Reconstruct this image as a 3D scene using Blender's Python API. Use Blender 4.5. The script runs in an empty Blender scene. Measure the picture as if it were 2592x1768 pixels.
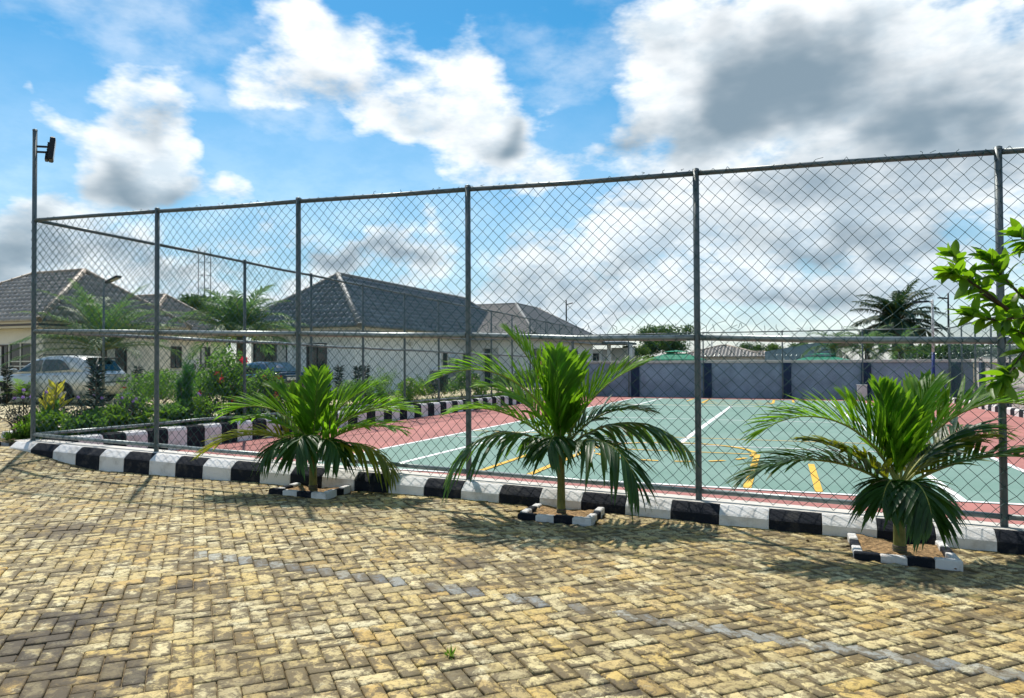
import bpy, bmesh, math, random
import numpy as np
from mathutils import Vector, Matrix, Quaternion

SC = bpy.context.scene
COL = SC.collection
R = math.radians
rnd = random.Random(7)
nrg = np.random.default_rng(11)

# ------------------------------------------------------------------ camera
CAM_YAW = R(20.9)
CA, SA = math.cos(CAM_YAW), math.sin(CAM_YAW)
cam = bpy.data.cameras.new('camera')
cam.sensor_width = 36.0
cam.lens = 25.0
cam.clip_start = 0.05
cam.clip_end = 4000
cam_ob = bpy.data.objects.new('camera', cam)
COL.objects.link(cam_ob)
cam_ob.matrix_world = (Matrix.Translation((0, 0, 1.5)) @ Matrix.Rotation(CAM_YAW, 4, 'Z')
                       @ Matrix.Rotation(R(91.0), 4, 'X') @ Matrix.Rotation(R(-0.28), 4, 'Z'))
SC.camera = cam_ob

# ------------------------------------------------------------------ light
SUN_EL = R(57)
SUN_AZ = R(41)                       # left of +Y
SUN_DIR = Vector((-math.sin(SUN_AZ) * math.cos(SUN_EL), math.cos(SUN_AZ) * math.cos(SUN_EL), math.sin(SUN_EL)))
sun = bpy.data.lights.new('sun', 'SUN')
sun.energy = 4.2
sun.angle = R(1.1)
sun.color = (1.0, 0.95, 0.86)
sun_ob = bpy.data.objects.new('sun', sun)
COL.objects.link(sun_ob)
sun_ob.rotation_euler = SUN_DIR.to_track_quat('Z', 'Y').to_euler()
sun_ob.location = (-10, 12, 20)

SC.view_settings.view_transform = 'Standard'
SC.view_settings.look = 'None'
SC.view_settings.gamma = 1.0
SC.view_settings.exposure = 0.40
SC.render.engine = 'CYCLES'
SC.cycles.use_adaptive_sampling = True
SC.cycles.adaptive_threshold = 0.015
SC.cycles.adaptive_min_samples = 16
SC.cycles.max_bounces = 5
SC.cycles.diffuse_bounces = 2
SC.cycles.glossy_bounces = 2
SC.cycles.transparent_max_bounces = 8
SC.cycles.caustics_reflective = False
SC.cycles.caustics_refractive = False


# ------------------------------------------------------------------ sky with clouds
def build_world():
    w = bpy.data.worlds.new('World')
    SC.world = w
    w.use_nodes = True
    nt = w.node_tree
    N, L = nt.nodes, nt.links
    N.clear()

    def nd(t, **k):
        n = N.new(t)
        for a, v in k.items():
            setattr(n, a, v)
        return n

    def put(sock, v):
        if hasattr(v, 'links'):
            L.new(v, sock)
        else:
            sock.default_value = v

    def M(op, a, b=0.0, c=None, clamp=False):
        n = nd('ShaderNodeMath', operation=op, use_clamp=clamp)
        put(n.inputs[0], a)
        put(n.inputs[1], b)
        if c is not None:
            put(n.inputs[2], c)
        return n.outputs[0]

    def V(op, a, b=None):
        n = nd('ShaderNodeVectorMath', operation=op)
        put(n.inputs[0], a)
        if b is not None:
            put(n.inputs[1], b)
        return n.outputs[1] if op in ('DOT_PRODUCT', 'LENGTH') else n.outputs[0]

    def ss(x, lo, hi, a=0.0, b=1.0):
        n = nd('ShaderNodeMapRange', interpolation_type='SMOOTHSTEP')
        for s, v in zip(n.inputs, (x, lo, hi, a, b)):
            put(s, v)
        return n.outputs[0]

    def noise(vec, scale, detail=7.0, rough=0.55, dist=0.0):
        n = nd('ShaderNodeTexNoise')
        n.inputs['Scale'].default_value = scale
        n.inputs['Detail'].default_value = detail
        n.inputs['Roughness'].default_value = rough
        n.inputs['Distortion'].default_value = dist
        L.new(vec, n.inputs['Vector'])
        return n.outputs[0]

    def mix(f, a, b):
        n = nd('ShaderNodeMix', data_type='RGBA')
        put(n.inputs[0], f)
        put(n.inputs[6], a)
        put(n.inputs[7], b)
        return n.outputs[2]

    sky = nd('ShaderNodeTexSky')
    sky.sky_type = 'NISHITA'
    sky.sun_disc = False
    sky.sun_elevation = SUN_EL
    sky.sun_rotation = -SUN_AZ
    sky.air_density = 1.0
    sky.dust_density = 0.3
    sky.ozone_density = 3.0
    tc = nd('ShaderNodeTexCoord')
    D = V('NORMALIZE', tc.outputs['Generated'])
    # azimuth measured from a fixed compass heading, elevation above the horizon
    fr = M('ARCTAN2', V('DOT_PRODUCT', D, (CA, SA, 0)), V('DOT_PRODUCT', D, (-SA, CA, 0)))
    sep = nd('ShaderNodeSeparateXYZ')
    L.new(D, sep.inputs[0])
    el = M('ARCSINE', sep.outputs[2])
    cmb = nd('ShaderNodeCombineXYZ')
    put(cmb.inputs[0], fr)
    put(cmb.inputs[1], el)
    P = cmb.outputs[0]
    # soft turbulence bends the cloud outlines
    wn = nd('ShaderNodeTexNoise')
    wn.inputs['Scale'].default_value = 5.0
    wn.inputs['Detail'].default_value = 2.5
    wn.inputs['Roughness'].default_value = 0.6
    L.new(D, wn.inputs['Vector'])
    wv = V('SUBTRACT', wn.outputs['Color'], (0.5, 0.5, 0.5))
    PW = V('ADD', P, V('MULTIPLY', wv, (0.30, 0.24, 0.0)))

    def ang(px, py):
        a = math.atan((px - 1296) / 1800)
        return a, math.atan((915 - py) / 1800 * math.cos(a))

    def puff(acc, a, e, rx, ry, wt):
        """adds one soft elliptical mound to the density"""
        k = 2.1 / 1800
        mp = nd('ShaderNodeMapping')
        mp.inputs['Scale'].default_value = (1 / (rx * k), 1 / (ry * k), 0)
        mp.inputs['Location'].default_value = (-a / (rx * k), -e / (ry * k), 0)
        L.new(PW, mp.inputs['Vector'])
        g = nd('ShaderNodeTexGradient', gradient_type='QUADRATIC_SPHERE')
        L.new(mp.outputs[0], g.inputs['Vector'])
        return M('MULTIPLY_ADD', g.outputs['Fac'], wt * 1.2, 0.0 if acc is None else acc)

    # cumulus heaps: heading, elevation, half-widths (as measured in the photograph), weight
    heaps = [
        (1960, 250, 310, 180, 1.1), (2330, 230, 320, 210, 1.05), (1680, 330, 150, 110, .75),
        (1620, 140, 110, 80, .60), (1850, 20, 260, 60, .55), (2520, 60, 160, 90, .25), (2450, 330, 250, 90, .4),
        (900, 190, 200, 100, .66), (1230, 330, 130, 100, .95), (740, 255, 120, 65, .55), (1190, 160, 120, 100, .55),
        (860, 90, 90, 50, .35), (1130, 440, 180, 55, .42), (1400, 440, 140, 40, .45), (980, 310, 110, 60, .45),
        (385, 235, 120, 90, .72), (350, 430, 170, 80, .95), (450, 350, 80, 60, .45), (620, 490, 80, 50, .5), (170, 290, 100, 50, .25),
        (30, 520, 80, 50, .45), (10, 640, 130, 80, .6), (30, 240, 50, 50, .35),
        (330, 620, 280, 60, .75), (900, 590, 260, 65, .75), (1500, 620, 380, 90, .75), (2150, 540, 420, 80, .85),
        (2200, 720, 500, 90, .8), (1250, 750, 700, 80, .75), (500, 740, 400, 60, .7),
    ]
    F = None
    for px, py, rx, ry, wt in heaps:
        a, e = ang(px, py)
        F = puff(F, a, e, rx, ry, wt)
    # the same broken cumulus goes on over the rest of the sky
    far = M('MAXIMUM', ss(M('ABSOLUTE', fr), 0.72, 1.0), ss(el, 0.52, 0.75))
    gen = ss(noise(D, 2.6, 2.0, 0.5), 0.44, 0.70, 0.0, 0.9)
    F = M('ADD', F, M('MULTIPLY', far, gen))
    F = M('MULTIPLY', M('SUBTRACT', 1.0, M('EXPONENT', M('MULTIPLY', F, -1.05))), 1.25)
    # where the heaps are deepest: their shaded undersides
    hearts = [
        (1950, 290, 270, 100, .80), (2120, 170, 200, 80, .60), (2400, 320, 250, 90, .65), (1600, 420, 160, 45, .5),
        (1240, 345, 80, 55, .75), (950, 235, 110, 45, .35), (345, 465, 130, 55, .70), (395, 285, 60, 40, .40), (20, 660, 90, 60, .6), (15, 540, 60, 35, .4),
        (2200, 585, 300, 40, .65), (1900, 500, 200, 30, .4), (1500, 660, 260, 35, .5), (930, 600, 150, 40, .6), (330, 640, 200, 40, .6), (2100, 740, 320, 40, .5), (1300, 780, 320, 30, .4), (640, 650, 140, 35, .45),
    ]
    F2 = None
    for px, py, rx, ry, wt in hearts:
        a, e = ang(px, py)
        F2 = puff(F2, a, e, rx, ry, wt)
    F2 = M('ADD', F2, M('MULTIPLY', far, M('MULTIPLY', gen, 0.5)))
    ns = nd('ShaderNodeMapping')
    ns.inputs['Scale'].default_value = (1, 1, 2.1)
    L.new(D, ns.inputs['Vector'])
    n1 = noise(ns.outputs[0], 6.0, 5.5, 0.60)
    n2 = noise(ns.outputs[0], 15.0, 4.0, 0.62)
    n3 = noise(ns.outputs[0], 3.2, 3.0, 0.55)
    n4 = noise(ns.outputs[0], 9.0, 3.5, 0.55)
    dens = M('ADD', F, M('ADD', M('MULTIPLY', M('SUBTRACT', n1, 0.5), 1.25), M('MULTIPLY', M('SUBTRACT', n2, 0.5), 0.55)))
    alpha = M('MULTIPLY', ss(dens, 0.27, 0.70), 0.98)
    haze = ss(el, 0.0, 0.45, 0.60, 0.0)
    wisps = M('MULTIPLY', ss(M('ADD', n3, M('MULTIPLY', n2, 0.3)), 0.58, 0.85), 0.40)
    alpha = M('MAXIMUM', alpha, M('MAXIMUM', haze, wisps))
    # thick cloud lets less light through: bright rims, grey hearts
    thick = M('ADD', M('ADD', M('MULTIPLY', F, 0.38), F2), M('ADD', M('MULTIPLY', M('SUBTRACT', n4, 0.5), 1.3), M('MULTIPLY', M('SUBTRACT', n3, 0.5), 1.0)))
    shade = ss(thick, 0.15, 1.30)
    bright = mix(ss(n2, 0.3, 0.65), (0.66, 0.73, 0.78, 1), (0.88, 0.90, 0.91, 1))
    low = ss(el, 0.10, 0.36)
    bright = mix(low, mix(ss(n2, 0.35, 0.65), (0.46, 0.57, 0.66, 1), (0.76, 0.82, 0.85, 1)), bright)
    ccol = mix(shade, bright, (0.20, 0.27, 0.33, 1))
    skyc = nd('ShaderNodeVectorMath', operation='SCALE')
    L.new(sky.outputs[0], skyc.inputs[0])
    skyc.inputs[3].default_value = 0.100
    hs = nd('ShaderNodeHueSaturation')
    hs.inputs['Saturation'].default_value = 1.42
    hs.inputs['Hue'].default_value = 0.483
    L.new(skyc.outputs[0], hs.inputs['Color'])
    final = mix(alpha, hs.outputs[0], ccol)
    bg = nd('ShaderNodeBackground')
    bg.inputs['Strength'].default_value = 1.0
    L.new(final, bg.inputs['Color'])
    w.cycles.sampling_method = 'MANUAL'
    w.cycles.sample_map_resolution = 512
    out = nd('ShaderNodeOutputWorld')
    L.new(bg.outputs[0], out.inputs['Surface'])


build_world()


# ------------------------------------------------------------------ helpers
def W(px, d):
    """ground-plan point seen at photo column px and distance d along the view axis"""
    xc = (px - 1296) / 1800 * d
    return (xc * CA - d * SA, xc * SA + d * CA)


def ZP(px, py, d):
    return 1.5 + (915 - 0.0049 * (px - 1296) - py) / 1800 * d


def sst(x):
    x = min(1.0, max(0.0, x))
    return x * x * (3 - 2 * x)


def gz(x, y):
    """height of the paved ground"""
    b = float(np.interp(x, (-16, -7.3, -5.2, -3.05, -.74, 1.63, 6), (.17, .16, .15, .13, .08, .012, .0)))
    b += 0.215 * sst((-7.8 - x) / 1.9) * sst((y - 4.3) / 2.2) * (1 - sst((y - 8) / 11))
    return b - 0.07 * sst((y - 8) / 10)


def cz(y):
    """height of the court, falling gently towards the back wall"""
    return 0.065 - 0.0108 * (y - 9)


def fz(x):
    """top of the front kerb"""
    return 0.167 + (1.63 - x) * 0.0264


def sz(y):
    """top of the side kerb"""
    return 0.462 - 0.0122 * (y - 6.72)


MATS = {}


def mat(name, col, rough=0.7, metal=0.0, spec=0.3, var=0.0, scale=8.0, col2=None, bump=0.0, bscale=40.0, trans=0.0, tcol=None,
        obj_var=0.0, lo=0.35, hi=0.65, emit=None, coat=0.0):
    m = bpy.data.materials.new(name)
    m.use_nodes = True
    nt = m.node_tree
    N, L = nt.nodes, nt.links
    b = N['Principled BSDF']
    b.inputs['Roughness'].default_value = rough
    b.inputs['Metallic'].default_value = metal
    b.inputs['Specular IOR Level'].default_value = spec
    b.inputs['Coat Weight'].default_value = coat
    c = (*col, 1)
    b.inputs['Base Color'].default_value = c
    geo = N.new('ShaderNodeNewGeometry')
    src = None
    if var or col2:
        n = N.new('ShaderNodeTexNoise')
        n.inputs['Scale'].default_value = scale
        n.inputs['Detail'].default_value = 6
        n.inputs['Roughness'].default_value = 0.62
        L.new(geo.outputs['Position'], n.inputs['Vector'])
        mr = N.new('ShaderNodeMapRange')
        mr.inputs[1].default_value = lo
        mr.inputs[2].default_value = hi
        L.new(n.outputs[0], mr.inputs[0])
        mx = N.new('ShaderNodeMix')
        mx.data_type = 'RGBA'
        L.new(mr.outputs[0], mx.inputs[0])
        if col2:
            mx.inputs[6].default_value = c
            mx.inputs[7].default_value = (*col2, 1)
        else:
            mx.inputs[6].default_value = tuple(max(0, x * (1 - var)) for x in col) + (1,)
            mx.inputs[7].default_value = tuple(x * (1 + var) for x in col) + (1,)
        src = mx.outputs[2]
        L.new(src, b.inputs['Base Color'])
    if obj_var:
        oi = N.new('ShaderNodeObjectInfo')
        mr = N.new('ShaderNodeMapRange')
        mr.inputs[3].default_value = 1 - obj_var
        mr.inputs[4].default_value = 1 + obj_var
        L.new(oi.outputs['Random'], mr.inputs[0])
        sc = N.new('ShaderNodeVectorMath')
        sc.operation = 'SCALE'
        if src is not None:
            L.new(src, sc.inputs[0])
        else:
            sc.inputs[0].default_value = col
        L.new(mr.outputs[0], sc.inputs[3])
        src = sc.outputs[0]
        L.new(src, b.inputs['Base Color'])
    if bump:
        n = N.new('ShaderNodeTexNoise')
        n.inputs['Scale'].default_value = bscale
        n.inputs['Detail'].default_value = 5
        L.new(geo.outputs['Position'], n.inputs['Vector'])
        bp = N.new('ShaderNodeBump')
        bp.inputs['Strength'].default_value = bump
        bp.inputs['Distance'].default_value = 0.02
        L.new(n.outputs[0], bp.inputs['Height'])
        L.new(bp.outputs[0], b.inputs['Normal'])
    if emit:
        b.inputs['Emission Color'].default_value = (*emit, 1)
        b.inputs['Emission Strength'].default_value = 1
    if trans:
        t = N.new('ShaderNodeBsdfTranslucent')
        t.inputs[0].default_value = (*(tcol or col), 1)
        ms = N.new('ShaderNodeMixShader')
        ms.inputs[0].default_value = trans
        out = N['Material Output']
        L.new(b.outputs[0], ms.inputs[1])
        L.new(t.outputs[0], ms.inputs[2])
        L.new(ms.outputs[0], out.inputs[0])
    MATS[name] = m
    return m


def tag(o, label=None, cat=None, group=None, kind=None):
    for k, v in (('label', label), ('category', cat), ('group', group), ('kind', kind)):
        if v:
            o[k] = v
    return o


def link(name, me, m=None, parent=None, loc=None):
    o = bpy.data.objects.new(name, me)
    COL.objects.link(o)
    if m is not None and me is not None and len(me.materials) == 0:
        for x in (m if isinstance(m, (list, tuple)) else [m]):
            me.materials.append(MATS[x] if isinstance(x, str) else x)
    if parent is not None:
        o.parent = parent
        if loc is None and parent.parent is None:
            o.location = -parent.location      # meshes are modelled in place, the thing's origin is at its base
    if loc is not None:
        o.location = loc
    return o


def thing(name, label, cat, loc=(0, 0, 0), group=None, kind=None, rotz=0.0):
    o = bpy.data.objects.new(name, None)
    o.empty_display_size = 0.2
    COL.objects.link(o)
    o.location = loc
    o.rotation_euler = (0, 0, rotz)
    return tag(o, label, cat, group, kind)


def np_mesh(V, F, smooth=False, name='mesh', mi=None):
    V = np.asarray(V, np.float32)
    F = np.asarray(F, np.int32)
    me = bpy.data.meshes.new(name)
    k = F.shape[1]
    me.vertices.add(len(V))
    me.vertices.foreach_set('co', V.ravel())
    me.loops.add(F.size)
    me.loops.foreach_set('vertex_index', F.ravel())
    me.polygons.add(len(F))
    me.polygons.foreach_set('loop_start', np.arange(0, F.size, k, dtype=np.int32))
    me.polygons.foreach_set('loop_total', np.full(len(F), k, np.int32))
    if smooth:
        me.polygons.foreach_set('use_smooth', np.ones(len(F), bool))
    if mi is not None:
        me.polygons.foreach_set('material_index', np.asarray(mi, np.int32))
    me.update(calc_edges=True)
    me.validate()
    return me


class MB:
    """collects faces; one MB becomes one mesh object"""

    def __init__(s):
        s.v, s.f, s.m, s.sm = [], [], [], []

    def add(s, vs, fs, mi=0, smooth=False):
        k = len(s.v)
        s.v.extend(tuple(map(float, p)) for p in vs)
        for f in fs:
            s.f.append(tuple(i + k for i in f))
            s.m.append(mi)
            s.sm.append(smooth)
        return s

    def poly(s, pts, mi=0):
        return s.add(pts, [tuple(range(len(pts)))], mi)

    def box(s, x0, x1, y0, y1, z0, z1, mi=0):
        v = [(x, y, z) for z in (z0, z1) for y in (y0, y1) for x in (x0, x1)]
        return s.add(v, [(0, 2, 3, 1), (4, 5, 7, 6), (0, 1, 5, 4), (2, 6, 7, 3), (0, 4, 6, 2), (1, 3, 7, 5)], mi)

    def bbox(s, x0, x1, y0, y1, z0, z1, b=0.01, mi=0):
        """box with bevelled top and side edges"""
        b = min(b, (x1 - x0) / 3, (y1 - y0) / 3, (z1 - z0) / 3)
        lv = []
        for z, i in ((z0, b), (z0 + b, 0), (z1 - b, 0), (z1, b)):
            lv.append([(x0 + i, y0 + i, z), (x1 - i, y0 + i, z), (x1 - i, y1 - i, z), (x0 + i, y1 - i, z)])
        v = sum(lv, [])
        f = [(3, 2, 1, 0), (12, 13, 14, 15)]
        for l in range(3):
            for k in range(4):
                f.append((l * 4 + k, l * 4 + (k + 1) % 4, l * 4 + 4 + (k + 1) % 4, l * 4 + 4 + k))
        return s.add(v, f, mi)

    def bar(s, p, q, wx, wz, mi=0, up=(0, 0, 1)):
        p, q = Vector(p), Vector(q)
        d = (q - p).normalized()
        sx = d.cross(Vector(up))
        if sx.length < 1e-4:
            sx = d.cross(Vector((1, 0, 0)))
        sx = sx.normalized() * wx / 2
        sz_ = sx.cross(d).normalized() * wz / 2
        v = [e + a * sx + b * sz_ for e in (p, q) for a, b in ((-1, -1), (1, -1), (1, 1), (-1, 1))]
        return s.add(v, [(0, 3, 2, 1), (4, 5, 6, 7), (0, 1, 5, 4), (1, 2, 6, 5), (2, 3, 7, 6), (3, 0, 4, 7)], mi)

    def tube(s, pts, rs, n=8, mi=0, cap=True):
        pts = [Vector(p) for p in pts]
        if not hasattr(rs, '__len__'):
            rs = [rs] * len(pts)
        v, f = [], []
        prev = None
        for i, p in enumerate(pts):
            t = (pts[min(i + 1, len(pts) - 1)] - pts[max(i - 1, 0)]).normalized()
            if prev is None:
                a = t.cross(Vector((0, 0, 1)))
                if a.length < 1e-3:
                    a = t.cross(Vector((1, 0, 0)))
            else:
                a = prev - t * prev.dot(t)
            a.normalize()
            prev = a
            b = t.cross(a)
            for k in range(n):
                w = 2 * math.pi * k / n
                v.append(p + (a * math.cos(w) + b * math.sin(w)) * rs[i])
        for i in range(len(pts) - 1):
            for k in range(n):
                f.append((i * n + k, i * n + (k + 1) % n, (i + 1) * n + (k + 1) % n, (i + 1) * n + k))
        s.add(v, f, mi, True)
        if cap:
            k = len(s.v) - len(v)
            s.f.append(tuple(k + j for j in reversed(range(n))))
            s.f.append(tuple(k + len(v) - n + j for j in range(n)))
            s.m += [mi, mi]
            s.sm += [False, False]
        return s

    def lathe(s, prof, n=20, axis='z', o=(0, 0, 0), mi=0):
        v, f = [], []
        for r, h in prof:
            for k in range(n):
                w = 2 * math.pi * k / n
                a, b = r * math.cos(w), r * math.sin(w)
                p = {'z': (a, b, h), 'y': (a, h, b), 'x': (h, a, b)}[axis]
                v.append((p[0] + o[0], p[1] + o[1], p[2] + o[2]))
        for i in range(len(prof) - 1):
            for k in range(n):
                f.append((i * n + k, i * n + (k + 1) % n, (i + 1) * n + (k + 1) % n, (i + 1) * n + k))
        f.append(tuple(range(n)))
        f.append(tuple((len(prof) - 1) * n + k for k in range(n)))
        return s.add(v, f, mi, True)

    def mesh(s, name='mesh'):
        me = bpy.data.meshes.new(name)
        me.from_pydata(s.v, [], s.f)
        me.polygons.foreach_set('material_index', s.m)
        me.polygons.foreach_set('use_smooth', s.sm)
        me.update()
        return me

    def build(s, name, m, parent=None, loc=None):
        return link(name, s.mesh(name), m, parent, loc)


def tubes_np(A, B, r, n=3):
    """straight thin tubes for many wires at once"""
    A, B = np.asarray(A, float), np.asarray(B, float)
    t = B - A
    t /= np.linalg.norm(t, axis=1, keepdims=True) + 1e-9
    ref = np.tile([0.31, 0.17, 0.93], (len(A), 1))
    a = np.cross(t, ref)
    a /= np.linalg.norm(a, axis=1, keepdims=True) + 1e-9
    b = np.cross(t, a)
    vs = []
    for k in range(n):
        w = 2 * math.pi * k / n
        o = (a * math.cos(w) + b * math.sin(w)) * r
        vs.append(A + o)
        vs.append(B + o)
    V = np.stack(vs, 1).reshape(-1, 3)
    base = (np.arange(len(A)) * 2 * n)[:, None]
    F = np.concatenate([np.stack([base[:, 0] + 2 * k, base[:, 0] + 2 * ((k + 1) % n), base[:, 0] + 2 * ((k + 1) % n) + 1, base[:, 0] + 2 * k + 1], 1)
                        for k in range(n)])
    return V, F


def unit(v):
    return v / (np.linalg.norm(v, axis=-1, keepdims=True) + 1e-9)


def leaves_np(P, size, aspect=0.45, up=0.3, rng=nrg, dirs=None, fold=0.25):
    """small folded leaves (two quads) at points P"""
    n = len(P)
    d = rng.normal(size=(n, 3)) if dirs is None else np.asarray(dirs) + rng.normal(size=(n, 3)) * 0.35
    d[:, 2] += up
    d = unit(d)
    s = unit(np.cross(d, rng.normal(size=(n, 3))))
    nn = np.cross(d, s)
    L = (size * rng.uniform(0.65, 1.3, n))[:, None]
    w = L * aspect * 0.5
    p0, p3 = P, P + d * L - nn * L * 0.12
    mid = P + d * L * 0.5
    a, b = mid + s * w + nn * w * fold, mid - s * w + nn * w * fold
    V = np.stack([p0, a, p3, b], 1).reshape(-1, 3)
    k = (np.arange(n) * 4)[:, None]
    F = np.concatenate([k + np.array([[0, 1, 2]]), k + np.array([[0, 2, 3]])])
    return V, F


def clump_points(n, c, rad, rng=nrg, nclump=14, spread=0.42, shell=0.55):
    """points gathered in uneven clumps through an ellipsoid"""
    c, rad = np.asarray(c, float), np.asarray(rad, float)
    d = unit(rng.normal(size=(nclump, 3)))
    q = d * (rng.uniform(shell, 0.92, nclump)[:, None])
    rr = rng.uniform(0.6, 1.25, nclump) * spread
    i = rng.integers(0, nclump, n)
    off = unit(rng.normal(size=(n, 3))) * (rng.uniform(0, 1, n) ** 0.45)[:, None]
    return c + (q[i] + off * rr[i][:, None]) * rad


def merge(*vf):
    Vs, Fs, k = [], [], 0
    for V, F in vf:
        Vs.append(V)
        Fs.append(F + k)
        k += len(V)
    return np.concatenate(Vs), np.concatenate(Fs)
# ------------------------------------------------------------------ materials
mat('joint_sand', (0.17, 0.13, 0.075), 0.95, var=0.5, scale=30)
mat('earth', (0.16, 0.12, 0.07), 0.95, var=0.4, scale=3, bump=0.4)
mat('soil', (0.30, 0.19, 0.09), 0.95, var=0.55, scale=25, bump=0.8, bscale=60)
mat('court_red', (0.45, 0.185, 0.16), 0.8, spec=0.2, col2=(0.31, 0.135, 0.12), scale=0.8, lo=0.35, hi=0.72)
mat('court_green', (0.15, 0.255, 0.21), 0.75, spec=0.2, col2=(0.205, 0.305, 0.26), scale=0.5, lo=0.36, hi=0.7)
mat('line_white', (0.78, 0.78, 0.76), 0.7, var=0.1, scale=6)
mat('line_yellow', (0.72, 0.42, 0.05), 0.7, var=0.12, scale=6)
mat('kerb_white', (0.72, 0.70, 0.68), 0.85, col2=(0.36, 0.32, 0.27), scale=6, lo=0.50, hi=0.82, bump=0.25, bscale=50)
mat('kerb_black', (0.013, 0.016, 0.023), 0.85, spec=0.15, col2=(0.085, 0.08, 0.075), scale=9, lo=0.52, hi=0.82, bump=0.25, bscale=50)
mat('galvanised', (0.13, 0.155, 0.16), 0.45, metal=0.3, col2=(0.09, 0.105, 0.105), scale=9, lo=0.42, hi=0.8)
mat('galvanised_pale', (0.30, 0.335, 0.33), 0.42, metal=0.4, col2=(0.18, 0.205, 0.20), scale=9, lo=0.42, hi=0.8)
mat('wire_green', (0.010, 0.075, 0.068), 0.38, spec=0.5)
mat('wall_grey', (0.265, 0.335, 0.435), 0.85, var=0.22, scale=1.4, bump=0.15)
mat('wall_navy', (0.020, 0.035, 0.085), 0.8, var=0.2, scale=3)
mat('coping', (0.60, 0.57, 0.52), 0.85, col2=(0.38, 0.35, 0.31), scale=5, lo=0.5, hi=0.8)
mat('render_white', (0.70, 0.68, 0.62), 0.85, var=0.08, scale=1.5, bump=0.1)
mat('razor_steel', (0.35, 0.40, 0.38), 0.35, metal=0.7)
mat('dark_steel', (0.02, 0.024, 0.03), 0.5, metal=0.3)
mat('pole_white', (0.55, 0.56, 0.55), 0.5, var=0.1)
mat('pole_blue', (0.015, 0.035, 0.16), 0.5)
mat('lamp_glass', (0.30, 0.31, 0.30), 0.2, spec=0.5)


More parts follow.
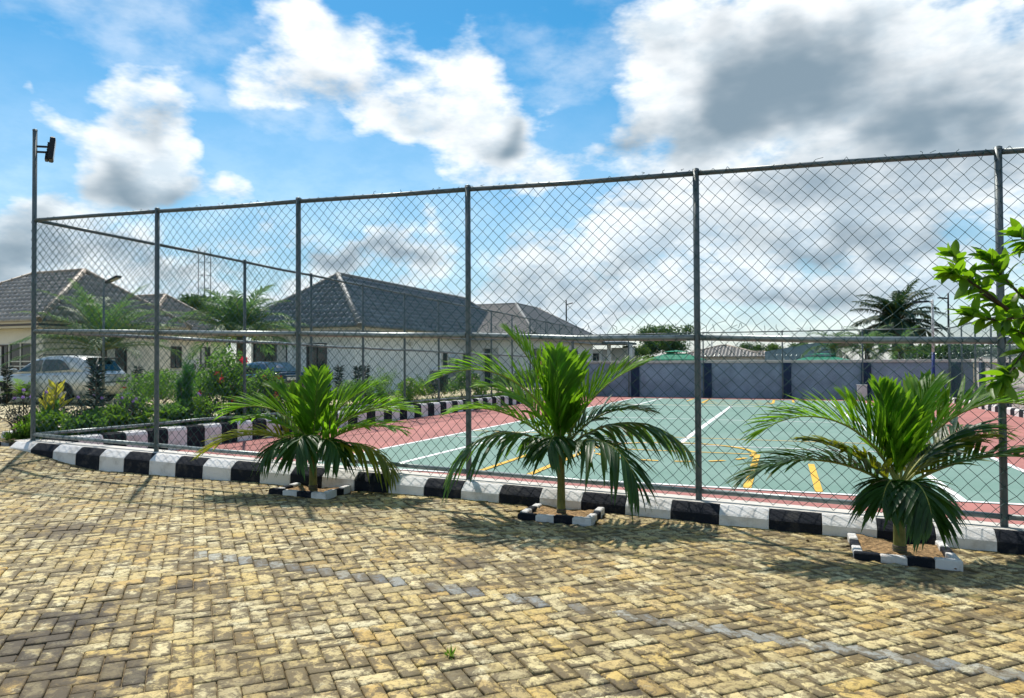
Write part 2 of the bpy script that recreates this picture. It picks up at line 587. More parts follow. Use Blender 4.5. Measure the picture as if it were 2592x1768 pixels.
def paver_material(name, ramp, stain=1.0):
    m = bpy.data.materials.new(name)
    m.use_nodes = True
    nt = m.node_tree
    N, L = nt.nodes, nt.links
    b = N['Principled BSDF']
    b.inputs['Roughness'].default_value = 0.72
    b.inputs['Specular IOR Level'].default_value = 0.35
    geo = N.new('ShaderNodeNewGeometry')
    at = N.new('ShaderNodeAttribute')
    at.attribute_name = 'tint'
    oi = N.new('ShaderNodeObjectInfo')
    ad = N.new('ShaderNodeMath')
    ad.operation = 'ADD'
    L.new(at.outputs['Fac'], ad.inputs[0])
    L.new(oi.outputs['Random'], ad.inputs[1])
    fr = N.new('ShaderNodeMath')
    fr.operation = 'FRACT'
    L.new(ad.outputs[0], fr.inputs[0])
    cr = N.new('ShaderNodeValToRGB')
    cr.color_ramp.interpolation = 'LINEAR'
    els = cr.color_ramp.elements
    els[0].position, els[0].color = ramp[0][0], (*ramp[0][1], 1)
    els[1].position, els[1].color = ramp[-1][0], (*ramp[-1][1], 1)
    for p, c in ramp[1:-1]:
        e = els.new(p)
        e.color = (*c, 1)
    L.new(fr.outputs[0], cr.inputs[0])
    cur = cr.outputs[0]

    def nz(scale, det, ro, lo, hi, dist=0.0):
        n = N.new('ShaderNodeTexNoise')
        n.inputs['Scale'].default_value = scale
        n.inputs['Detail'].default_value = det
        n.inputs['Roughness'].default_value = ro
        n.inputs['Distortion'].default_value = dist
        L.new(geo.outputs['Position'], n.inputs['Vector'])
        r = N.new('ShaderNodeMapRange')
        r.interpolation_type = 'SMOOTHSTEP'
        r.inputs[1].default_value = lo
        r.inputs[2].default_value = hi
        L.new(n.outputs[0], r.inputs[0])
        return r.outputs[0], n.outputs[0]

    def over(fac, k, col):
        nonlocal cur
        mu = N.new('ShaderNodeMath')
        mu.operation = 'MULTIPLY'
        L.new(fac, mu.inputs[0])
        mu.inputs[1].default_value = k * stain
        x = N.new('ShaderNodeMix')
        x.data_type = 'RGBA'
        L.new(mu.outputs[0], x.inputs[0])
        L.new(cur, x.inputs[6])
        x.inputs[7].default_value = (*col, 1)
        cur = x.outputs[2]

    def mth(op, a, b):
        n = N.new('ShaderNodeMath')
        n.operation = op
        for i, v in enumerate((a, b)):
            if hasattr(v, 'links'):
                L.new(v, n.inputs[i])
            else:
                n.inputs[i].default_value = v
        return n.outputs[0]

    def sm(x, lo, hi):
        r = N.new('ShaderNodeMapRange')
        r.interpolation_type = 'SMOOTHSTEP'
        L.new(x, r.inputs[0])
        r.inputs[1].default_value = lo
        r.inputs[2].default_value = hi
        return r.outputs[0]

    core = N.new('ShaderNodeAttribute')
    core.attribute_name = 'core'
    n17 = nz(17, 6, 0.68, 0, 1, 0.7)[1]
    n5 = nz(5, 7, 0.65, 0, 1)[1]
    over(nz(2.6, 8, 0.66, 0.46, 0.62)[0], 0.55, (0.19, 0.135, 0.055))      # dust and algae film
    over(nz(4.4, 8, 0.66, 0.54, 0.64)[0], 0.70, (0.62, 0.55, 0.34))        # lime bloom
    edge = mth('ADD', mth('MULTIPLY', mth('SUBTRACT', 1.0, core.outputs['Fac']), 0.14), mth('ADD', mth('MULTIPLY', n17, 1.15), mth('MULTIPLY', n5, 0.9)))
    over(sm(edge, 1.06, 1.20), 0.86, (0.095, 0.068, 0.030))                # dirt creeping in from the joints
    over(nz(26, 5, 0.72, 0.50, 0.58, 0.8)[0], 0.60, (0.13, 0.09, 0.036))    # mottled wear
    over(nz(0.8, 9, 0.68, 0.58, 0.64)[0], 0.75, (0.060, 0.043, 0.024))     # old spills
    over(nz(62, 3, 0.6, 0.60, 0.70)[0], 0.60, (0.055, 0.043, 0.024))       # pitting
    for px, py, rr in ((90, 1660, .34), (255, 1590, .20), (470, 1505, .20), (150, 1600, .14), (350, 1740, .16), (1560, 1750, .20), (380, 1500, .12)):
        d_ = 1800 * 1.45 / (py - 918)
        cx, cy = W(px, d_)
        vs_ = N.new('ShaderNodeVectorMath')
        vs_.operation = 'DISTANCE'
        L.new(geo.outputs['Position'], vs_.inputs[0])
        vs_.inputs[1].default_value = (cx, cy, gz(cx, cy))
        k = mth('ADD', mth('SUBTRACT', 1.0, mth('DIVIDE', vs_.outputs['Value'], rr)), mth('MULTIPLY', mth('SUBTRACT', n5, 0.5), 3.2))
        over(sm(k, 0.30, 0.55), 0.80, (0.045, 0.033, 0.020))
    L.new(cur, b.inputs['Base Color'])
    n = N.new('ShaderNodeTexNoise')
    n.inputs['Scale'].default_value = 90
    n.inputs['Detail'].default_value = 5
    L.new(geo.outputs['Position'], n.inputs['Vector'])
    bp = N.new('ShaderNodeBump')
    bp.inputs['Strength'].default_value = 0.35
    bp.inputs['Distance'].default_value = 0.008
    L.new(n.outputs[0], bp.inputs['Height'])
    L.new(bp.outputs[0], b.inputs['Normal'])
    MATS[name] = m


paver_material('paver', [(0.0, (0.48, 0.35, 0.125)), (0.16, (0.58, 0.475, 0.235)), (0.32, (0.47, 0.305, 0.085)), (0.48, (0.64, 0.545, 0.30)),
                         (0.62, (0.36, 0.285, 0.135)), (0.80, (0.53, 0.375, 0.115)), (0.90, (0.60, 0.505, 0.26)), (1.0, (0.48, 0.35, 0.125))])
paver_material('paver_grey', [(0.0, (0.24, 0.25, 0.235)), (0.4, (0.34, 0.335, 0.28)), (0.7, (0.15, 0.155, 0.15)), (1.0, (0.24, 0.25, 0.235))], 0.9)


def carpark_material():
    m = bpy.data.materials.new('paver_far')
    m.use_nodes = True
    nt = m.node_tree
    N, L = nt.nodes, nt.links
    b = N['Principled BSDF']
    b.inputs['Roughness'].default_value = 0.75
    geo = N.new('ShaderNodeNewGeometry')
    mp = N.new('ShaderNodeMapping')
    mp.inputs['Rotation'].default_value = (0, 0, R(45))
    L.new(geo.outputs['Position'], mp.inputs['Vector'])
    br = N.new('ShaderNodeTexBrick')
    br.inputs['Color1'].default_value = (0.52, 0.44, 0.25, 1)
    br.inputs['Color2'].default_value = (0.44, 0.36, 0.18, 1)
    br.inputs['Mortar'].default_value = (0.16, 0.13, 0.07, 1)
    br.inputs['Scale'].default_value = 1.0
    br.inputs['Mortar Size'].default_value = 0.006
    br.inputs['Brick Width'].default_value = 0.188
    br.inputs['Row Height'].default_value = 0.094
    L.new(mp.outputs[0], br.inputs['Vector'])
    n = N.new('ShaderNodeTexNoise')
    n.inputs['Scale'].default_value = 2.5
    n.inputs['Detail'].default_value = 7
    L.new(geo.outputs['Position'], n.inputs['Vector'])
    r = N.new('ShaderNodeMapRange')
    r.inputs[1].default_value = 0.5
    r.inputs[2].default_value = 0.8
    L.new(n.outputs[0], r.inputs[0])
    x = N.new('ShaderNodeMix')
    x.data_type = 'RGBA'
    L.new(r.outputs[0], x.inputs[0])
    L.new(br.outputs[0], x.inputs[6])
    x.inputs[7].default_value = (0.2, 0.16, 0.08, 1)
    L.new(x.outputs[2], b.inputs['Base Color'])
    MATS['paver_far'] = m


carpark_material()


# ------------------------------------------------------------------ ground
def grid(x0, x1, y0, y1, n, m_, zf):
    xs, ys = np.linspace(x0, x1, n), np.linspace(y0, y1, m_)
    V = np.array([(x, y, zf(x, y)) for y in ys for x in xs])
    F = [(j * n + i, j * n + i + 1, (j + 1) * n + i + 1, (j + 1) * n + i) for j in range(m_ - 1) for i in range(n - 1)]
    return V, np.array(F)


V, F = grid(-1500, 1500, -1500, 1500, 3, 3, lambda x, y: -0.55)
tag(link('ground', np_mesh(V, F), 'earth'), 'bare brown earth reaching to the horizon', None, kind='structure')
V, F = grid(-17, 9, -4, 6.70, 105, 44, lambda x, y: gz(x, y) - 0.014)
paving = tag(link('paving', np_mesh(V, F, True), 'joint_sand'), 'yellow herringbone block paving in the foreground', None, kind='structure')
V1 = grid(-70, -10.85, 6.79, 62, 90, 56, lambda x, y: gz(x, y) - 0.016)
V2 = grid(-70, -16.98, -4, 6.80, 40, 12, lambda x, y: gz(x, y) - 0.016)
tag(link('car_park', np_mesh(*merge(V1, V2), True), 'paver_far'), 'block paved car park beyond the garden bed', None, kind='structure')


# herringbone pavers, laid at 45 degrees to the fence
PW_ = 0.094
UA = np.array((math.sqrt(.5), math.sqrt(.5)))
UB = np.array((-math.sqrt(.5), math.sqrt(.5)))


def paver_verts(lx, ly):
    g, c = 0.0026, 0.0056
    vs = []
    for i, z in ((0, -0.03), (0, -0.0050), (c, 0.0)):
        x, y = lx / 2 - g - i, ly / 2 - g - i
        vs += [(-x, -y, z), (x, -y, z), (x, y, z), (-x, y, z)]
    h = abs(lx - ly) / 2
    vs += [(-h if lx > ly else 0, -h if ly > lx else 0, 0.0008), (h if lx > ly else 0, h if ly > lx else 0, 0.0008)]
    return np.array(vs)


def paver_faces(t):
    f = []
    for l in (0, 1):
        for k in range(4):
            q = (l * 4 + k, l * 4 + (k + 1) % 4, l * 4 + 4 + (k + 1) % 4, l * 4 + 4 + k)
            f += [(q[0], q[1], q[2]), (q[0], q[2], q[3])]
    if t == 'A':
        f += [(8, 9, 13), (8, 13, 12), (9, 10, 13), (10, 11, 12), (10, 12, 13), (11, 8, 12)]
    else:
        f += [(8, 9, 12), (9, 10, 13), (9, 13, 12), (10, 11, 13), (11, 8, 12), (11, 12, 13)]
    return np.array(f)


PFS = {t: paver_faces(t) for t in 'AB'}
CORE = np.array([0.0] * 12 + [1.0] * 2, np.float32)
pv = {'A': paver_verts(2 * PW_, PW_), 'B': paver_verts(PW_, 2 * PW_)}
pits = [(-4.98, -4.28, 5.98), (-2.22, -1.55, 5.93), (0.47, 1.16, 5.80)]          # x0, x1, front edge of the three palm pits


def in_view(x, y, z):
    xc, d = x * CA + y * SA, -x * SA + y * CA
    if d < 1.0:
        return None
    return 1296 + 1800 * xc / d, 915 + 1800 * (1.5 - z) / d, d


cells = []
for i in range(-190, 130):
    for j in range(-20, 260):
        k = (i + j) % 4
        if k == 0:
            c, t = ((i + 1) * UA + (j + .5) * UB) * PW_, 'A'
        elif k == 2:
            c, t = ((i + .5) * UA + (j + 1) * UB) * PW_, 'B'
        else:
            continue
        x, y = float(c[0]), float(c[1])
        if y < 1.5 or y > 12 or x < -15.5 or x > 6 or (y > 6.50 and x > -10.95):
            continue
        if any(a - .02 < x < b + .02 and y > f - .02 for a, b, f in pits):
            continue
        q = in_view(x, y, gz(x, y))
        if q is None or not (-130 < q[0] < 2720 and q[1] < 1840):
            continue
        grey = (t == 'B' and i + j == 58 and x > -3.9 and rnd.random() < 0.82)
        cells.append((q[2], x, y, t, grey))
cells.sort()
RZ45 = R(45)
rot2 = np.array([[math.cos(RZ45), -math.sin(RZ45), 0], [math.sin(RZ45), math.cos(RZ45), 0], [0, 0, 1]])
shared = {}
for t in 'AB':
    for g in (False, True):
        me = np_mesh(pv[t], PFS[t], name='paver')
        me.attributes.new('core', 'FLOAT', 'POINT').data.foreach_set('value', CORE)
        me.materials.append(MATS['paver_grey' if g else 'paver'])
        shared[t, g] = me
vis = [c for c in cells if (lambda q: q and -20 < q[0] < 2612 and q[1] < 1785)(in_view(c[1], c[2], 0))][:300]
vset = set(id(c) for c in vis)
RV = {(t, g): [] for t in 'AB' for g in (False, True)}
for c in cells:
    d, x, y, t, g = c
    e = 0.05
    nx, ny = (gz(x + e, y) - gz(x - e, y)) / (2 * e), (gz(x, y + e) - gz(x, y - e)) / (2 * e)
    tx, ty = nx + rnd.gauss(0, .011), ny + rnd.gauss(0, .011)
    z = gz(x, y) + rnd.gauss(0, .0020) + .006 * math.sin(2.1 * x + 1.3 * y) * math.sin(1.7 * y - .8 * x)
    if id(c) in vset:
        o = bpy.data.objects.new('paver', shared[t, g])
        COL.objects.link(o)
        o.parent = paving
        o.location = (x, y, z)
        o.rotation_euler = (math.atan(ty), -math.atan(tx), RZ45 + rnd.gauss(0, .006))
    else:
        v = pv[t] @ rot2.T
        v[:, 2] += v[:, 0] * tx + v[:, 1] * ty + z
        v[:, 0] += x
        v[:, 1] += y
        RV[t, g].append(v)
for g in (False, True):
    parts, nf = [], []
    for t in 'AB':
        n = len(RV[t, g])
        if n:
            F = (np.arange(n) * 14)[:, None, None] + PFS[t][None]
            parts.append((np.concatenate(RV[t, g]), F.reshape(-1, 3)))
            nf.append(n)
    if parts:
        V, F = merge(*parts)
        me = np_mesh(V, F)
        n = sum(nf)
        me.attributes.new('tint', 'FLOAT', 'FACE').data.foreach_set('value', np.repeat(nrg.uniform(0, 1, n), 22).astype(np.float32))
        me.attributes.new('core', 'FLOAT', 'POINT').data.foreach_set('value', np.tile(CORE, n))
        tag(link('paver_field', me, 'paver_grey' if g else 'paver', paving), kind='stuff')

# ------------------------------------------------------------------ sports court
CX0, CX1, CY0, CY1 = -9.42, 6.30, 6.80, 33.35


def sheet(x0, x1, y0, y1, dz):
    return [(x0, y0, cz(y0) + dz), (x1, y0, cz(y0) + dz), (x1, y1, cz(y1) + dz), (x0, y1, cz(y1) + dz)]


court = tag(MB().poly(sheet(CX0 - .3, CX1 + 1.0, CY0, CY1 + .6, 0)).build('sports_court', 'court_red'), 'red border surface of the sports court', None, kind='structure')
GX0, GX1, GY0, GY1 = -6.30, 2.92, 8.25, 32.0
MB().poly(sheet(GX0, GX1, GY0, GY1, .004)).build('green_surface', 'court_green', court)


def line(name, x0, x1, y0, y1, m='line_white', dz=.008):
    MB().poly(sheet(x0, x1, y0, y1, dz)).build(name, m, court)


lw = 0.08
for x in (GX0, GX1 - lw):
    line('side_line', x, x + lw, GY0 + lw, GY1 - lw)
for y in (GY0, GY1 - lw):
    line('base_line', GX0, GX1, y, y + lw)
for x in (-5.12, 1.62):
    line('side_line', x, x + .09, GY0 + lw, GY1 - lw)
for y in (12.66, 26.1, 19.1):
    line('service_line', GX0 + lw, GX1 - lw, y, y + .06, dz=.010)
line('centre_line', -1.80, -1.69, 12.72, 26.1)
for s in (0, 1):
    fy = (lambda y: y) if s == 0 else (lambda y: GY0 + GY1 - y)

    def yl(x0, x1, a, b, dz=.013):
        a, b = sorted((fy(a), fy(b)))
        line('key_line', x0, x1, a, b, 'line_yellow', dz)
    for x in (-3.04, -.44):
        yl(x, x + .09, GY0 + lw + .003, 11.6)
    for x in (-3.74, .30):
        yl(x, x + .08, GY0 + lw + .003, 10.7)
    yl(-2.95, -.44, 11.6, 11.66)
    yl(GX0 + lw, GX1 - lw, 13.95, 14.0, .012)
    for k in range(24):
        a0, a1 = math.pi * k / 24, math.pi * (k + 1) / 24
        p = []
        for a, r in ((a0, 1.30), (a1, 1.30), (a1, 1.22), (a0, 1.22)):
            y = fy(11.68 + r * math.sin(a))
            p.append((-1.70 + r * math.cos(a), y, cz(y) + .015))
        if s:
            p.reverse()
        if k == 0:
            arc = MB()
        arc.poly(p)
    for k in range(0, 24, 3):
        a0, a1 = math.pi * k / 24, math.pi * (k + 1.6) / 24
        p = []
        for a, r in ((a0, 1.30), (a1, 1.30), (a1, 1.22), (a0, 1.22)):
            y = fy(11.58 - r * math.sin(a))
            p.append((-1.70 + r * math.cos(a), y, cz(y) + .015))
        if not s:
            p.reverse()
        arc.poly(p)
    arc.build('key_arc', 'line_yellow', court)


# ------------------------------------------------------------------ kerbs
def profile_block(prof, L, gap=0.003, axis='x'):
    """a kerb block: profile (across, up) swept L long with a bevelled end"""
    n = len(prof)
    cy = sum(p[0] for p in prof) / n
    cz_ = sum(p[1] for p in prof) / n
    v, f = [], []
    for a, k in ((gap, .985), (gap + .006, 1.0), (L - gap - .006, 1.0), (L - gap, .985)):
        for y, z in prof:
            y2, z2 = cy + (y - cy) * k, cz_ + (z - cz_) * k
            v.append((a, y2, z2) if axis == 'x' else (y2, a, z2))
    for r in range(3):
        for k in range(n):
            q = (r * n + k, r * n + (k + 1) % n, (r + 1) * n + (k + 1) % n, (r + 1) * n + k)
            f.append(q if axis == 'x' else q[::-1])
    f.append(tuple(range(n))[::-1] if axis == 'x' else tuple(range(n)))
    f.append(tuple(3 * n + k for k in range(n)) if axis == 'x' else tuple(3 * n + k for k in range(n))[::-1])
    mb = MB()
    mb.add(v, f)
    return mb


front_prof = [(6.60, -.45), (6.60, -.012), (6.59, 0.0), (6.555, 0.0), (6.54, -.008), (6.475, -.060), (6.462, -.074), (6.448, -.45)][::-1]
kerb = thing('kerb', 'long black and white painted kerb along the foot of the front fence', 'kerb', (-0.954, 6.5, 0), kind=None)
KB = 0.413
kmesh = {}
for c in ('kerb_black', 'kerb_white'):
    me = profile_block([(y - 6.5, z) for y, z in front_prof], KB).mesh('kerb_block')
    me.materials.append(MATS[c])
    kmesh[c] = me
k0 = -22
for k in range(-22, 15):
    x = -.954 + KB * k
    if x < -9.95:
        continue
    o = link('kerb_block', kmesh['kerb_black' if k % 2 == 0 else 'kerb_white'], None, kerb, (x + .954, 0, fz(x) + rnd.gauss(0, .002)))
    o.rotation_euler = (0, math.atan(.0264), rnd.gauss(0, .003))

slab = MB()
xs_ = np.linspace(-9.75, 5.2, 30)
for xa, xb in zip(xs_, xs_[1:]):
    za, zb = fz(xa) - .003, fz(xb) - .003
    slab.add([(xa, 6.602, za), (xb, 6.602, zb), (xb, 6.86, zb), (xa, 6.86, za), (xa, 6.86, -.3), (xb, 6.86, -.3)], [(0, 1, 2, 3), (3, 2, 5, 4)])
slab.build('slab_edge', 'coping', kerb)
SB = 0.395
side_prof = [(-9.66, -.62), (-9.66, -.01), (-9.65, 0), (-9.47, 0), (-9.43, -.018), (-9.41, -.06), (-9.405, -.62)]
skerb = thing('garden_kerb', 'tall black and white kerb between the court and the garden bed', 'kerb', (-9.54, 6.95, 0))
smesh = {}
for c in ('kerb_black', 'kerb_white'):
    me = profile_block([(x + 9.54, z) for x, z in side_prof], SB, axis='y').mesh('kerb_block')
    me.materials.append(MATS[c])
    smesh[c] = me
for k in range(66):
    y = 6.90 + SB * k
    o = link('kerb_block', smesh['kerb_black' if k % 2 == 0 else 'kerb_white'], None, skerb, (0, y - 6.95, sz(y) + rnd.gauss(0, .003)))
    o.rotation_euler = (-math.atan(.0122), 0, rnd.gauss(0, .004))
okerb = thing('bed_edging', 'low black and white edging on the car park side of the garden bed', 'kerb', (-10.75, 7.2, 0))
omesh = {}
for c in ('kerb_black', 'kerb_white'):
    me = profile_block([(-.09, -.5), (-.09, -.05), (-.06, 0), (.06, 0), (.09, -.04), (.09, -.5)], SB, axis='y').mesh('kerb_block')
    me.materials.append(MATS[c])
    omesh[c] = me
for k in range(65):
    y = 7.15 + SB * k
    link('kerb_block', omesh['kerb_white' if k % 2 == 0 else 'kerb_black'], None, okerb, (0, y - 7.2, max(gz(-10.9, y) + .12, sz(y) - .16)))
rkerb = thing('border_kerb', 'black and white kerb along the far right edge of the court', 'kerb', (6.0, 10, 0))
for k in range(63):
    y = 8.2 + SB * k
    link('kerb_block', omesh['kerb_white' if k % 2 == 0 else 'kerb_black'], None, rkerb, (0.10, y - 10, cz(y) + .2))
V, F = grid(-10.70, -9.6, 6.95, 33.2, 12, 130, lambda x, y: sz(y) - .05 + .03 * math.sin(7 * x + 3 * y) + .02 * math.sin(5.3 * y))
bed = tag(link('garden_bed', np_mesh(V, F, True), 'earth'), 'earth of the narrow garden bed beside the side fence', None, kind='structure')


# ------------------------------------------------------------------ chain link fences
def chain_link(p0, p1, z0, H, seed, off=(0, 0), cell=0.12, r=0.0022, sag=1.0, k0=None):
    """diamond mesh from p0 to p1 (plan), bottom heights z0 = (a, b), wires joined into one mesh"""
    rg = np.random.default_rng(seed)
    p0, p1 = np.array(p0, float), np.array(p1, float)
    Lx = np.linalg.norm(p1 - p0)
    u = (p1 - p0) / Lx
    nrm = np.array((u[1], -u[0]))
    w = cell / 2
    nc, nk = int(round(Lx / w)), int(round(H / w))
    w = Lx / nc
    v = H / nk
    m, k = np.meshgrid(np.arange(nc + 1), np.arange(nk + 1), indexing='ij')
    zr = k / nk
    ph = rg.uniform(0, 6.28, 8)
    sm = (np.sin(m * .21 + k * .13 + ph[0]) + np.sin(m * .11 - k * .19 + ph[1]) + .6 * np.sin(m * .43 + k * .37 + ph[2]))
    sm2 = (np.sin(m * .17 - k * .15 + ph[3]) + np.sin(m * .09 + k * .23 + ph[4]) + .6 * np.sin(m * .39 - k * .41 + ph[5]))
    mid = np.exp(-((zr - .5) / .045) ** 2) + .7 * np.exp(-((zr - 1.0) / .02) ** 2) + .5 * np.exp(-(zr / .025) ** 2)
    wild = (np.sin(m * .35 + ph[6]) * .5 + .6) * mid
    du = .0075 * sag * sm + rg.normal(size=m.shape) * (.0025 + .012 * wild * sag)
    dv = .0065 * sag * sm2 + rg.normal(size=m.shape) * (.0025 + .010 * wild * sag)
    dn = .010 * np.sin(m * .05 + k * .08 + ph[7]) * sag + rg.normal(size=m.shape) * .002
    du[0] = du[-1] = 0
    s = m * w + du
    z = z0[0] + (z0[1] - z0[0]) * (s / Lx) + k * v + dv
    X = p0[0] + u[0] * s + nrm[0] * (dn + off[0])
    Y = p0[1] + u[1] * s + nrm[1] * (dn + off[0])
    P = np.stack([X, Y, z], -1)
    A, B = [], []
    j = np.arange(nc)
    for kk in range(nk):
        a = np.where((kk + j) % 2 == 0, j + 1, j)
        b = np.where((kk + 1 + j) % 2 == 0, j + 1, j)
        A.append(P[a, kk])
        B.append(P[b, kk + 1])
    A, B = np.concatenate(A), np.concatenate(B)
    keep = rg.random(len(A)) > .003 * sag
    A, B = A[keep], B[keep]
    # loose cut ends above and below the middle rail and over the top rail
    ea, eb = [], []
    for fr, up, pr in ((.5, 1, .5), (.5, -1, .35), (1.0, 1, .10)):
        kk = int(round(nk * fr))
        for jj in range(1, nc):
            if rg.random() < pr * min(1.0, sag):
                q = P[jj, kk].copy()
                q[2] += (.02 if fr < 1 else .004) * up
                for _ in range(2):
                    t = q + np.array((u[0] * rg.normal(0, .018), u[1] * rg.normal(0, .018), up * rg.uniform(.006, .04 if fr < 1 else .012)))
                    ea.append(q)
                    eb.append(t)
                    q = t
    if ea:
        A, B = np.concatenate([A, ea]), np.concatenate([B, eb])
    return tubes_np(A, B, r, 3)


def fence(name, label, pts, zf, H, mid=True, pr=.029, rr=.024, cell=.12, wr=.0022, tall=None, off=.034, sag=1.0, bottom=True, wire='wire_green'):
    root = thing(name, label, 'fence', (*pts[0], zf(*pts[0])))
    for i, (x, y) in enumerate(pts):
        z = zf(x, y)
        top = tall if (tall and i == 0) else z + H + .035
        mb = MB().tube([(x, y, z - .25), (x, y, z + .2), (x, y, z + H * .6), (x, y, top)], pr, 12)
        mb.lathe([(pr * 1.08, top - .015), (pr * 1.08, top + .004), (pr * .6, top + .012)], 12, 'z', (x, y, 0))
        mb.build('post', 'galvanised', root)
    for i in range(len(pts) - 1):
        a, b = pts[i], pts[i + 1]
        za, zb = zf(*a), zf(*b)
        dx, dy = b[0] - a[0], b[1] - a[1]
        ln = math.hypot(dx, dy)
        ex, ey = dx / ln * pr * .9, dy / ln * pr * .9
        hs = [('top_rail', H)]
        if mid:
            hs.append(('middle_rail', H * .494))
        if bottom:
            hs.append(('bottom_rail', .075))
        for nm, h in hs:
            bow = rnd.gauss(0, .006)
            MB().tube([(a[0] + ex, a[1] + ey, za + h), ((a[0] + b[0]) / 2, (a[1] + b[1]) / 2, (za + zb) / 2 + h + bow), (b[0] - ex, b[1] - ey, zb + h)], rr * (1.25 if nm == 'middle_rail' else 1.0), 10).build(nm, 'galvanised' if nm == 'top_rail' else 'galvanised_pale', root)
        V, F = chain_link(a, b, (za + .02, zb + .02), H, 100 + i + int(abs(a[1]) * 7), (off, 0), cell, wr, sag)
        tag(link('wire_mesh', np_mesh(V, F, True), wire, root), kind='stuff')
    return root


FX = [-9.54, -7.32, -5.18, -3.05, -.74, 1.63, 3.95]
front_fence = fence('chain_link_fence', 'green chain link fence with grey posts nearest the camera, above the front kerb', [(x, 6.72) for x in FX], lambda x, y: fz(x), 3.0, tall=4.70, wr=.0027)
SY = [6.72 + 2.03 * k for k in range(14)]
side_fence = fence('chain_link_fence', 'green chain link fence on the left side of the court, above the garden kerb', [(-9.54, y) for y in SY[1:]], lambda x, y: sz(y), 3.0, wr=.0026, off=.034, sag=.5)
# first bay of the side fence hangs on the tall corner post
for nm, h in (('top_rail', 3.0), ('middle_rail', 1.48), ('bottom_rail', .075)):
    MB().tube([(-9.54, 6.745, sz(6.72) + h), (-9.54, SY[1] - .026, sz(SY[1]) + h)], .03 if nm == 'middle_rail' else .024, 10).build(nm, 'galvanised' if nm == 'top_rail' else 'galvanised_pale', side_fence)
V, F = chain_link((-9.54, 6.72), (-9.54, SY[1]), (sz(6.72) + .02, sz(SY[1]) + .02), 3.0, 55, (.034, 0), .12, .0026, .5)
tag(link('wire_mesh', np_mesh(V, F, True), 'wire_green', side_fence), kind='stuff')
YB = SY[-1]
back_fence = fence('chain_link_fence', 'thin chain link fence at the far end of the court, before the grey wall', [(-9.54 + .05, YB + .06), (-6.8, YB + .06), (-3.4, YB + .06), (-.05, YB + .06), (3.1, YB + .06), (6.25, YB + .06)],
                   lambda x, y: cz(y), 2.95, mid=False, bottom=False, wr=.0024, sag=.3)
right_fence = fence('chain_link_fence', 'chain link fence on the right side of the court, before the pale wall', [(6.25, YB - .1 - 2.03 * k) for k in range(0, 13)], lambda x, y: cz(y), 2.95, mid=False, bottom=False, wr=.0024, sag=.3)

# floodlight on the tall corner post
fl = thing('flood_light', 'black floodlight on two bracket arms at the top of the tall corner post', 'light', (-9.54, 6.72, 4.3))
rx, ry = CA, SA
for z in (4.475, 4.40):
    MB().bar((-9.54, 6.72, z), (-9.54 + .19 * rx, 6.72 + .19 * ry, z - .01), .02, .025).build('bracket_arm', 'dark_steel', fl)
h = MB()
hx = Matrix.Translation((-9.54 + .225 * rx, 6.72 + .225 * ry, 4.42)) @ Matrix.Rotation(CAM_YAW + R(31), 4, 'Z') @ Matrix.Rotation(R(6), 4, 'Y') @ Matrix.Scale(.78, 4)
t = MB().bbox(-.035, .045, -.15, .15, -.19, .21, .02)
h.add([hx @ Vector(p) for p in t.v], t.f)
for k in range(7):
    t = MB().box(-.062, -.035, -.13, .13, -.15 + k * .04, -.14 + k * .04)
    h.add([hx @ Vector(p) for p in t.v], t.f)
t = MB().box(-.075, -.03, -.09, .09, -.2, -.08)
h.add([hx @ Vector(p) for p in t.v], t.f)
hb = h.build('housing', 'dark_steel', fl)
g = MB().box(.0455, .049, -.13, .13, -.16, .18)
MB().add([hx @ Vector(p) for p in g.v], g.f).build('glass', 'lamp_glass', hb)

# ------------------------------------------------------------------ boundary walls
bw = thing('boundary_wall', 'grey rendered wall with navy pilasters and pale coping at the far end of the court', 'wall', (-1.5, 34.0, -.3))
WT = 1.50
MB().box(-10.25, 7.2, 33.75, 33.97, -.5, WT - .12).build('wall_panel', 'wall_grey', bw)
MB().bbox(-10.3, 7.3, 33.66, 34.06, WT - .12, WT, .012).build('coping', 'coping', bw)
for x in (-9.95, -6.60, -3.28, .12, 3.28, 6.6):
    MB().bbox(x - .19, x + .19, 33.63, 33.748, -.5, WT - .125, .01).build('pilaster', 'wall_navy', bw)
rw = thing('boundary_wall', 'pale sunlit wall with navy pilasters along the right side of the court', 'wall', (7.3, 20, -.3))
MB().box(7.22, 7.44, 6.0, 33.65, -.5, WT - .12).build('wall_panel', 'render_white', rw)
MB().bbox(7.12, 7.54, 5.9, 33.65, WT - .12, WT + .01, .012).build('coping', 'coping', rw)
for k in range(9):
    y = 32.2 - 3.1 * k
    MB().bbox(7.10, 7.218, y - .19, y + .19, -.5, WT - .125, .01).build('pilaster', 'wall_navy', rw)
    MB().bbox(7.08, 7.56, y - .28, y + .28, WT + .012, WT + .07, .01).build('coping_cap', 'coping', rw)


def coil(p0, p1, r, pitch, seed):
    rg = random.Random(seed)
    p0, p1 = Vector(p0), Vector(p1)
    u = (p1 - p0)
    L_ = u.length
    u.normalize()
    sx = u.cross(Vector((0, 0, 1))).normalized()
    n = int(L_ / pitch * 12)
    P = []
    for i in range(n + 1):
        a = 2 * math.pi * i / 12
        rr = r * (1 + .12 * math.sin(i * .05 + seed) + rg.gauss(0, .02))
        P.append(p0 + u * (L_ * i / n + .05 * math.sin(a * .93)) + sx * (rr * math.cos(a)) + Vector((0, 0, r + rr * math.sin(a))))
    P = np.array([tuple(p) for p in P])
    A, B = P[:-1], P[1:]
    bA = P[::2] + nrg.normal(size=P[::2].shape) * .004
    bB = bA + nrg.normal(size=bA.shape) * .018
    return tubes_np(np.concatenate([A, bA]), np.concatenate([B, bB]), .0045, 3)


